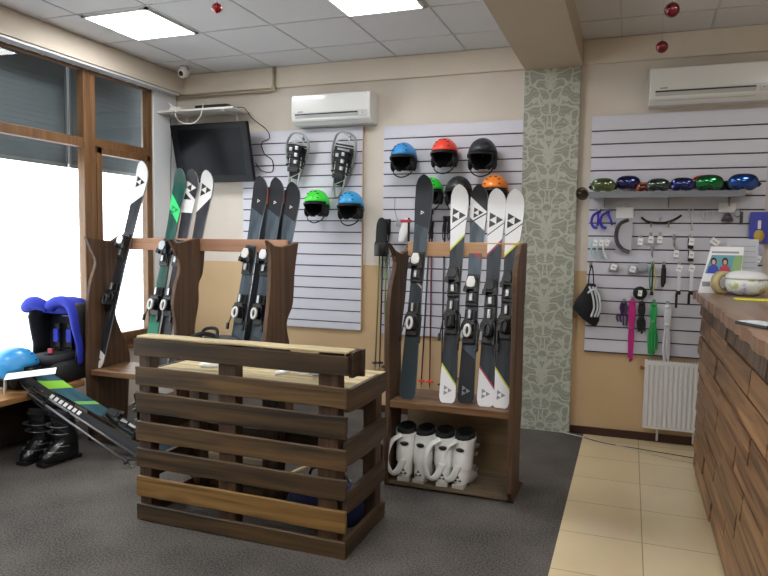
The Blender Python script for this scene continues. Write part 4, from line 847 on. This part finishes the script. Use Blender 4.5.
# things on the worktop
TZ = 1.2005
p = atY(723, 285, 4.62)
e = thing('tape_roll', 'roll of beige packing tape standing on the counter', 'tape roll', (p.x, 4.62, TZ), rot=(0, 0, .55))
m = MB(); R_ = .072; m.lathe([(.048, -.024), (R_, -.024), (R_, .024), (.048, .024), (.048, -.024)], (0, 0, R_), 28, 'y', cap=False); obj('tape', m, pmat('beige tape', '#c5b384', .3), e)
m = MB(); m.lathe([(.043, -.0245), (.0485, -.0245), (.0485, .0245), (.043, .0245), (.043, -.0245)], (0, 0, R_), 28, 'y', cap=False); obj('core', m, pmat('card core', '#8f7a57', .8), e)
p = atY(746, 290, 4.58)
e = thing('round_tin', 'round white tin with faint coloured pattern on its side beside the tape roll', 'tin', (p.x, 4.58, TZ))
def pastel():
    m = bpy.data.materials.new('pastel print'); m.use_nodes = True; nt = m.node_tree; b = nt.nodes['Principled BSDF']; b.inputs['Roughness'].default_value = .25
    tc = nt.nodes.new('ShaderNodeTexCoord'); n = nt.nodes.new('ShaderNodeTexNoise'); n.inputs['Scale'].default_value = 16; n.inputs['Detail'].default_value = 3; nt.links.new(tc.outputs['Object'], n.inputs['Vector'])
    r = nt.nodes.new('ShaderNodeValToRGB'); cr = r.color_ramp; cr.elements[0].position = .3; cr.elements[0].color = lin('#8a86c0'); cr.elements[1].position = .75; cr.elements[1].color = lin('#d9795a')
    for q, c in ((.42, '#cfd4d8'), (.55, '#dfe2dd'), (.65, '#b9cc8c')): el = cr.elements.new(q); el.color = lin(c)
    nt.links.new(n.outputs['Fac'], r.inputs[0]); nt.links.new(r.outputs[0], b.inputs['Base Color']); return m
m = MB(); m.lathe([(.06, 0), (.10, .02), (.12, .06), (.115, .10)], n=28); obj('body', m, pastel(), e)
m = MB(); m.lathe([(.119, .10), (.123, .106), (.115, .122), (.10, .138), (.07, .15), (.0, .155)], n=28); obj('lid', m, pmat('clear white lid', '#dfe2e2', .15, coat=.5), e)
p = atZ(752, 300, TZ); m = MB(); m.T = Matrix.Translation((p.x+.02, p.y, TZ)) @ Matrix.Rotation(.0, 4, 'Z'); m.box((-.11, -.06, 0), (.16, .05, .006), .002)
tag(obj('notepad', m, pmat('yellow paper', '#e2e040', .6)), 'bright yellow notepad lying on the counter', 'notepad')
p = atZ(752, 326, TZ); m = MB(); m.T = Matrix.Translation((p.x+.02, p.y, TZ)) @ Matrix.Rotation(.5, 4, 'Z'); m.box((-.04, -.09, 0), (.06, .08, .012), .005, 0); m.box((-.032, -.08, .012), (.052, .07, .014), 0, 1)
tag(obj('card_reader', m, [DKG, pmat('pale screen', '#cfd6d8', .2)]), 'small pale-faced device lying on the counter nearest the camera', 'device')
# leaflet stand (poster with two skiers) and white sheet stand
PO = [pmat('poster white', '#e8e8ec', .4), pmat('poster teal', '#5a9aa8', .5), pmat('poster green', '#86a86a', .5), pmat('poster blue coat', '#2a3aa8', .5), pmat('poster red coat', '#b0304a', .5), pmat('poster hair', '#35261f', .6), pmat('poster skin', '#c9a08c', .6), LG]
c = atY(722, 292, 4.68)
e = thing('leaflet_stand', 'white advertising card with two people in ski jackets leaning on the counter', 'leaflet stand', (c.x+.0, 4.68, TZ), rot=(-.2, 0, 0)); e.scale = (1.15, 1, 1.2)
m = MB(); m.prism([(-.12, 0), (.085, 0), (.105, .25), (-.06, .25)], 0, .004, 'y', 0); bd = obj('card', m, PO[0], e)
m = MB(); m.prism([(-.088, .105), (.088, .105), (.1, .205), (-.055, .205)], -.0012, 0, 'y', 1); m.prism([(.04, .105), (.088, .105), (.1, .205), (.06, .205)], -.0016, 0, 'y', 2)
for cx, cm in ((-.045, 3), (.012, 4)):
    m.prism([(cx-.034, .105), (cx+.03, .105), (cx+.022, .14), (cx+.008, .152), (cx-.008, .152), (cx-.024, .14)], -.0026, -.001, 'y', cm)
    m.prism([(cx+.016*math.cos(q), .17+.022*math.sin(q)) for q in [2*math.pi*k/12 for k in range(12)]], -.0024, -.001, 'y', 5)
    m.prism([(cx+.009*math.cos(q), .166+.013*math.sin(q)) for q in [2*math.pi*k/12 for k in range(12)]], -.0034, -.001, 'y', 6)
m.box((-.055, -.0012, .215), (.08, 0, .225), 0, 7); m.box((-.1, -.0012, .035), (-.06, 0, .06), 0, 7); m.box((-.05, -.0012, .04), (-.01, 0, .055), 0, 7); obj('print', m, PO, e)
m = MB(); m.prism([(.004, 0), (.004, .18), (.09, .02)], -.01, .01, 'x'); obj('easel_leg', m, PO[0], e)
c = atY(744, 292, 4.74)
e = thing('paper_stand', 'pale grey printed sheet standing behind the leaflet card', 'sheet', (c.x, 4.77, TZ), rot=(-.05, 0, 0)); e.scale = (1, 1, 1.15)
m = MB(); m.box((-.10, 0, 0), (.075, .004, .30)); obj('sheet', m, pmat('grey sheet', '#bfc2ca', .5), e); m = MB()
for k in range(8): m.box((-.085, -.001, .05+k*.03), (.06, 0, .053+k*.03))
obj('ruled_line', m, LG, e)
m = MB(); m.box((-.10, -.0, 0), (.075, .05, .006)); obj('foot', m, WHT, e)
# ---------------------------------------------------------------- goggle shelf and goggles
e = thing('goggle_shelf', 'long grey shelf on the right slat wall holding goggles', 'shelf', (.2, YB-.15, 1.868))
m = MB(); m.box((-.505, -.12, 0), (.525, .122, .014), .002); m.box((-.505, -.124, -.03), (.525, -.117, .016), .001); obj('board', m, pmat('grey shelf', '#74777d', .35), e)
for x in (-.4, .05, .45): m = MB(); m.prism([(.122, 0), (.122, -.09), (.1, -.09), (-.05, 0)], x-.003, x+.003, 'x'); obj('bracket', m, GRY, e)
def goggles(label, px, py, w, lens, frame, Y=YB-.2, lift=0, strapc=None, rz=0, tilt=0):
    p = atY(px, 190, Y); e = thing('ski_goggles', label, 'goggles', (p.x, Y, 1.8835+lift), rot=(tilt, 0, rz), group='goggles on the grey shelf'); s = w/.18
    def outline(k, g=1.0):
        pts = []
        for i in range(24):
            q = 2*math.pi*i/24; x = .09*s*abs(math.cos(q))**.75*(1 if math.cos(q) >= 0 else -1)*g; z = .054*s*abs(math.sin(q))**.8*(1 if math.sin(q) >= 0 else -1)*g
            if z < 0: z += .022*s*math.exp(-(x/(.022*s))**2)
            pts.append(V((x, k+1.6*x*x/s, z+.057*s)))
        return pts
    m = MB(); m.smooth = True; m.loft([outline(-.0), outline(-.006, 1.02), outline(.03, 1.0)], cap=False); m.tube(outline(-.002, .97), .006*s, 6, True); obj('frame', m, frame, e, solid=.003)
    m = MB(); m.smooth = True; o1 = outline(-.004, .93); o2 = [q+V((0, -.008, 0)) for q in outline(-.004, .6)]; m.loft([o1, o2], cap=False); m.add(o2, [list(range(24))]); obj('lens', m, lens, e)
    m = MB(); m.tube(spline([(-.09*s, .015, .046*s), (-.1*s, .05, .045*s), (-.05*s, .085, .04*s), (0, .09, .035*s), (.05*s, .085, .04*s), (.1*s, .05, .045*s), (.09*s, .015, .046*s)], 5), .016*s, 8, flat=.18, nrm=(0, 1, .0)); obj('strap', m, strapc or STRAP, e)
def lens(n, c, m_=.85): return pmat('lens '+n, c, .12, m_, coat=.6)
CAMO = pmat('camo frame', '#4c5a34', .5, var=.5, scale=40); NAVY = pmat('navy frame', '#171a3a', .4); YG = pmat('yellow frame', '#b9c23a', .4); OR = pmat('orange frame', '#d6552e', .5)
goggles('olive green camouflage goggles, leftmost standing on the grey shelf', 603, 186, .165, lens('olive', '#4c5635', .5), CAMO)
goggles('dark navy goggles perched higher behind the camouflage pair', 628, 181, .165, lens('navy', '#25295c'), NAVY, Y=YB-.14, lift=.02, rz=.1)
goggles('small goggles with orange strap between navy and grey-green pairs', 644, 187, .10, lens('brown', '#5a3020'), OR, Y=YB-.17, strapc=OR)
goggles('grey-green goggles in the middle of the grey shelf', 658, 187, .15, lens('greygreen', '#41514a'), DKG)
goggles('dark blue goggles with yellow nose piece', 682, 186, .155, lens('blue', '#1f2a66'), NAVY, rz=-.1)
goggles('goggles with orange frame behind the emerald pair', 703, 181, .15, lens('red', '#8a3030'), OR, Y=YB-.12, lift=.025)
goggles('large emerald green mirrored goggles', 709, 184, .18, lens('green', '#0c6e3a'), BLK)
goggles('small dark goggles between the emerald and the blue pair', 725, 187, .12, lens('dark', '#274038'), DKG, Y=YB-.13)
goggles('large blue mirrored goggles at the right end of the shelf', 743, 182, .185, lens('bigblue', '#1a4a96'), NAVY)
p = atY(583, 193, 5.25); e = thing('ski_goggles', 'brown goggles hanging off the left end of the grey shelf', 'goggles', (p.x, 5.25, p.z-.04), rot=(0, 0, 1.1), group='goggles on the grey shelf')
m = MB(); m.sph((0, 0, .035), (.08, .03, .04), 16, 10); obj('lens', m, lens('amber', '#4a3a20', .4), e); m = MB(); m.tube([(.083*math.cos(q), .005, .035+.042*math.sin(q)) for q in [2*math.pi*k/20 for k in range(20)]], .007, 6, True); obj('frame', m, pmat('brown frame', '#3a2c1c', .5), e)
# ---------------------------------------------------------------- small goods on the right slat wall
YM = FACE-.03
def atw(px, py, off=.03): return atY(px, py, FACE-off)
def tagcard(e, x, z, w=.03, h=.045, r=0, y=-.004):
    m = MB(); m.box((x-w/2, y-.001, z-h/2), (x+w/2, y+.001, z+h/2), 0, None, Matrix.Rotation(r, 4, 'Y')); m.box((x-w*.3, y-.0018, z-.004), (x+w*.3, y-.0009, z+.002), 0, 1, Matrix.Rotation(r, 4, 'Y')); obj('price_tag', m, [PAPER, GRY], e)
GS = 'small goods on the right slat wall'
def hang(name, label, cat, px, py): p = atw(px, py); e = thing(name, label, cat, p, group=GS); q = atw(px, py, 0); return e
BLV = pmat('violet blue', '#3b2fb0', .5)
# violet grips
for px, l, r in ((598, 'violet-blue curved hook holder, left of the two at the wall top left', .25), (607, 'violet-blue curved hook holder, right of the two at the wall top left', -.1)):
    e = hang('edge_tool', l, 'ski tool', px, 211); m = MB(); m.tube(spline([(.02, 0, 0), (-.03, 0, -.03), (-.045, 0, -.08), (-.03, 0, -.12), (.0, -.005, -.13)], 5), [.012]*16+[.014]*5, 8, flat=.6); m.T = Matrix.Rotation(r, 4, 'Y'); m.tube([(0, 0, 0), (.02, 0, -.06), (.03, 0, -.11)], .009, 8); obj('body', m, BLV, e); hook('right', e.location.x, e.location.z, .03)
# packed face mask
e = hang('packaged_headband', 'clear pack with white header card and grey curved headband', 'headband', 625, 208)
m = MB(); m.box((-.062, -.004, -.075), (.062, -.001, .005)); obj('header_card', m, PAPER, e)
m = MB(); m.box((-.058, -.0025, -.33), (.058, .004, -.075), .002); obj('clear_bag', m, pmat('clear film', '#b3b3bd', .2), e)
m = MB(); m.tube(spline([(.03, -.01, -.09), (-.03, -.012, -.12), (-.055, -.012, -.19), (-.045, -.012, -.26), (-.005, -.012, -.31), (.045, -.01, -.33)], 5), [.022]*26, 8, flat=.25); obj('band', m, pmat('grey rubber', '#4d4d54', .5), e); hook('right', e.location.x, e.location.z, .03)
# black curved goggle band
e = hang('goggle_band', 'black curved band hanging wide below the goggle shelf', 'band', 660, 220); m = MB(); m.tube(spline([(-.13, 0, .02), (-.09, -.005, -.01), (-.03, -.008, -.02), (.04, -.008, -.018), (.1, -.005, .005), (.145, 0, .035)], 5), .011, 8, flat=.5); obj('band', m, BLKM, e)
m = MB()
for x in (-.06, .06): m.box((x-.006, -.012, -.055), (x+.006, -.004, -.01), .002)
obj('clip', m, pmat('olive clip', '#7b7c68', .5), e); hook('right', e.location.x, e.location.z, .03)
# whitish clips
for k, (px, l) in enumerate(((594, 'left pale teal cloth clip of three near the wall edge'), (600, 'middle pale teal cloth clip of three near the wall edge'), (606, 'right white cloth clip of three near the wall edge'))):
    e = hang('white_clip', l, 'clip', px, 239); m = MB(); m.tube(spline([(.01, 0, 0), (-.015, -.004, -.03), (-.018, -.004, -.08), (0, 0, -.13), (.012, 0, -.15)], 5), .010, 8, flat=.6); obj('body', m, pmat('pale teal' if k < 2 else 'soft white', '#a9c4c8' if k < 2 else '#d5d9dc', .4), e); tagcard(e, .01, -.03, .03, .05, .2, -.012)
# tagged small packs: (px, py, dark body?, label)
packs = [(640.5, 237, 0, 'small tagged pouch, leftmost of three in the row under the black band'), (651, 235, 0, 'small tagged pouch, middle of three in the row under the black band'), (660, 235, 0, 'small tagged pouch, right of three in the row under the black band'), (652.5, 247, 1, 'tiny dark key-shaped tool hanging below the three tagged pouches'), (674.5, 237, 1, 'narrow grey tool below the right end of the black band'), (676.5, 249, 0, 'white tagged pack left of the two black lined packs'), (691, 237, 2, 'white tagged pack on black base, upper of two by the leaflet'), (691, 250, 2, 'white tagged pack on black base, lower of two by the leaflet')]
for px, py, k, l in packs:
    e = hang('tagged_pack', l, 'small pack', px, py)
    m = MB()
    if k == 1: m.tube([(0, 0, 0), (0, -.003, -.055), (.004, -.003, -.08)], [.006, .009, .004], 6); obj('body', m, GRY, e)
    else:
        m.box((-.020 if k == 2 else -.016, -.006, -.085 if k == 2 else -.07), (.02 if k == 2 else .016, .0, -.01), .003); obj('body', m, BLK if k == 2 else pmat('clear grey', '#9b9da4', .3), e); tagcard(e, 0 if k == 0 else .004, -.035, .034, .052, .1, -.008)
    hook('right', e.location.x, e.location.z, .03)
e = hang('tagged_pack', 'tilted white tag pack just above the leaflet card', 'small pack', 715, 239); tagcard(e, 0, -.02, .06, .045, .6, -.006); m = MB(); m.box((-.03, -.003, -.05), (.02, .0, -.0), .002); obj('body', m, pmat('clear grey', '#9b9da4', .3), e)
for px, py, l in ((614, 263, 'white tag on a clear bag at left, above the black mesh bag'), (633, 265, 'white tag on a clear bag right of the similar one by the black mesh bag'), (643, 263, 'empty looking clear bag left of the green lanyard')):
    e = hang('clear_bag', l, 'clear bag', px, py); m = MB(); m.smooth = True; m.loft([ring(0, 0, -.07, .035, .005), ring(0, 0, -.04, .04, .012), ring(0, 0, .0, .03, .004)]); obj('bag', m, pmat('clear grey', '#9b9da4', .3), e)
    if px < 640: tagcard(e, 0, -.03, .04, .045, .25, -.014)
# lanyards
e = hang('lanyard', 'green and yellow lanyard with black clip', 'lanyard', 653, 264)
for dx, c_, r in ((-.012, '#2f7a4a', .007), (.0, '#1c1c1e', .007), (.014, '#c9b23a', .005)):
    m = MB(); m.tube(spline([(dx*.2, 0, 0), (dx*1.5, -.004, -.07), (dx*1.3, -.004, -.16), (0, 0, -.21)], 5), r, 6, flat=.5); obj('cord', m, pmat('cord'+c_, c_, .6), e)
m = MB(); m.box((-.012, -.006, -.235), (.012, .002, -.205), .003); obj('clip', m, BLK, e); hook('right', e.location.x, e.location.z, .03)
e = hang('ski_file', 'black narrow edge file hanging right of the green lanyard', 'file', 664, 265); m = MB(); m.smooth = True; m.loft([ring(0, 0, 0, .01, .006), ring(0, 0, -.03, .017, .008), ring(0, 0, -.13, .018, .008), ring(-.003, 0, -.165, .008, .004)]); obj('body', m, BLKM, e); hook('right', e.location.x, e.location.z+.005, .03)
for px, l in ((679.5, 'white strip tool with black handle, left of two beside the counter'), (692, 'white strip tool with black clip, right of two beside the counter')):
    e = hang('strip_tool', l, 'ski tool', px, 265); m = MB(); m.box((-.011, -.004, -.20), (.012, 0, .0), .003); obj('strip', m, pmat('pale strip', '#cfd1d6', .4), e); tagcard(e, 0, -.025, .036, .05, .3, -.009)
    m = MB(); m.box((-.016, -.006, -.22), (.016, .004, -.19), .004); m.box((-.020, -.006, -.32 if px < 685 else -.29), (-.002, .004, -.21), .004); obj('handle', m, BLK, e); hook('right', e.location.x, e.location.z, .03)
# keyring row under shelf on the right
e = hang('clear_rod', 'pair of clear rods hanging at the middle under the goggle shelf', 'clear rod', 691, 209); m = MB(); m.tube([(-.012, 0, 0), (-.012, 0, -.07)], .005, 6); m.tube([(.012, 0, 0), (.012, 0, -.16)], .005, 6); obj('rod', m, pmat('clear white', '#c9ccd2', .2), e)
e = hang('keyring', 'clear keyrings with grey fobs left of the white header card', 'keyring', 711, 211); m = MB()
for x in (-.04, .0): m.tube([(x+.016*math.cos(q), -.004, -.03+.03*math.sin(q)) for q in [2*math.pi*k/12 for k in range(12)]], .005, 6, True)
obj('ring', m, pmat('clear white', '#c9ccd2', .2), e)
e = hang('packaged_buckle', 'white header card with dark buckle below it', 'buckle', 728, 206); m = MB(); m.box((-.06, -.004, -.045), (.05, 0, .02)); obj('header_card', m, PAPER, e); m = MB(); m.smooth = True; m.loft([ring(0, 0, -.11, .04, .015), ring(0, 0, -.085, .035, .018), ring(0, 0, -.05, .012, .008)]); obj('body', m, pmat('plum grey', '#4f4550', .4), e)
e = hang('multi_tool', 'dark hanging multi tool with ring right of the white header card', 'tool', 741, 209); m = MB(); m.tube([(-.02+.02*math.cos(q), 0, -.03+.026*math.sin(q)) for q in [2*math.pi*k/12 for k in range(12)]], .005, 6, True); obj('ring', m, GRY, e); m = MB(); m.box((-.005, -.008, -.11), (.015, 0, -.02), .003); obj('body', m, DKG, e)
e = hang('blister_pack', 'blue blister pack with yellow item at the right edge', 'pack', 763, 212); m = MB(); m.box((-.08, -.006, -.22), (.10, 0, .0), .004); obj('card', m, pmat('pack blue', '#3a45b0', .4, var=.2, scale=20), e); m = MB(); m.sph((-.02, -.014, -.17), (.035, .016, .045), 14, 10); m.box((-.03, -.02, -.12), (-.01, -.004, -.06), .004, 1); obj('item', m, [pmat('pack yellow', '#b89a3c', .4), WHT], e)
e = hang('tagged_pack', 'pale sachets hanging at the right edge beside the grey sheet', 'small pack', 759, 245); m = MB(); m.box((-.03, -.004, -.14), (.03, 0, -.0), .003); obj('body', m, pmat('pale lilac', '#a9a6b8', .4, var=.2, scale=30), e); tagcard(e, .0, -.1, .03, .05, .3, -.008)
# black round roll
e = hang('black_strap_roll', 'round black coiled strap with a white tag', 'strap roll', 640, 293); m = MB(); m.lathe([(.018, -.012), (.05, -.014), (.05, .014), (.018, .012)], n=24, ax='y', cap=True); obj('roll', m, BLKM, e); tagcard(e, 0, 0, .028, .045, .1, -.018)
q = atw(640, 293); hook('right', q.x, q.z+.0, .02)
# mesh bag bundle
p = atw(590, 322); e = thing('crampon_bag', 'black bag with white straps hanging at the left edge of the right slat wall', 'bag', p+V((0, -.03, 0)), group=GS)
m = MB(); m.smooth = True; m.loft([ring(.03, 0, -.02, .02, .015), ring(.01, 0, .02, .06, .04), ring(-.03, 0, .1, .1, .055), ring(-.02, 0, .17, .09, .05), ring(0, 0, .24, .06, .04), ring(.0, 0, .3, .03, .02)]); obj('body', m, pmat('black mesh fabric', '#161618', .9, bump=.6, scale=70), e)
m = MB()
for x, r in ((.02, .2), (.045, .1), (.065, -.1)): m.tube(spline([(x-.03, -.045, .28), (x, -.06, .2), (x+.01, -.06, .12), (x-.01, -.05, .05)], 5), .010, 6, flat=.5)
m.tube(spline([(-.02, -.05, .23), (.03, -.062, .26), (.07, -.05, .20)], 5), .008, 6); obj('white_strap', m, pmat('mesh white', '#c4c6c8', .6), e)
m = MB(); m.tube(spline([(-.02, 0, .29), (-.015, .0, .38), (.0, .0, .44), (.012, 0, .38), (.02, 0, .29)], 5), .005, 6); obj('loop', m, STRAP, e)
hook('right', -.285, p.z+.44, .03)
# laces
def laces(label, px, y0, y1, c_, n=5, w=.05, knot=.3, spread=1.0):
    a = atw(px, y0); L = a.z-atw(px, y1).z; e = thing('shoelaces', label, 'laces', a, group='laces hanging on the right slat wall'); rnd = random.Random(px); mt = pmat('lace '+c_, c_, .7)
    m = MB()
    for k in range(n):
        x = (k/(n-1)-.5)*w; l2 = L*rnd.uniform(.78, 1.0)
        m.tube(spline([(x*.5, rnd.uniform(-.01, .005), 0), (x*.8, -.008, -L*knot*.5), (x*.45, -.004, -L*knot), (x*spread, rnd.uniform(-.012, 0), -L*.6), (x*spread*.8+rnd.uniform(-.008, .008), -.004, -l2)], 5), .0085, 6, flat=.6)
    obj('strand', m, mt, e); 
    for zq in (-L*knot, -.012): m = MB(); m.sph((0, -.006, zq), (.023, .014, .016), 10, 8); obj('knot', m, mt, e)
    hook('right', a.x, a.z+.005, .035); return e
laces('dark purple laces, leftmost of the hanging laces', 624, 302, 326, '#3d2550', 5, .06, .5, 1.6)
laces('magenta pink laces hanging down past the panel edge', 632.5, 300, 363, '#b81f78', 6, .05, .45, .6)
laces('short black laces between the pink and green laces', 642, 302, 334, '#16181c', 6, .05, .5)
laces('green laces hanging right of the black ones', 654, 303, 358, '#2a9a52', 6, .05, .35, 1.2)
laces('white laces hanging down over the radiator top', 668, 305, 372, '#d6d7dc', 6, .045, .3, .9)
# mid-panel tag
p = atY(398, 222, FACE-.02); e = thing('price_tag', 'small clear tag hanging on a thin cord left of the dark ski', 'tag', p); m = MB(); m.box((-.018, -.002, -.03), (.02, .002, .02), .002); obj('card', m, pmat('clear grey', '#9b9da4', .3), e); m = MB(); m.tube(spline([(-.005, 0, .02), (-.03, 0, .1), (-.035, .015, .2)], 5), .002, 5); obj('cord', m, BLK, e)
# price card low at the narrow rack
p = atY(384, 0, 4.0)
# ---------------------------------------------------------------- floor cables
m = MB(); pts = [atZ(521, 421, .006), atZ(545, 428, .006), atZ(583, 437, .006), atZ(620, 446, .006), atZ(655, 455, .006), atZ(693, 463, .006)]; m.tube(spline(pts), .004, 6)
tag(obj('cable', m, pmat('cable light', '#b9b7ae', .5)), 'thin pale cable lying on the floor from the column across the tiles', 'cable')
m = MB(); pts = [atZ(524, 423, .006)+V((0, .02, 0)), atZ(560, 428, .006), atZ(575, 434, .006), atZ(600, 442, .006), atZ(640, 449, .006), atZ(694, 458, .006)]; m.tube(spline(pts), .003, 6)
tag(obj('cable', m, BC), 'thin dark cable lying on the tiles beside the pale one', 'cable')
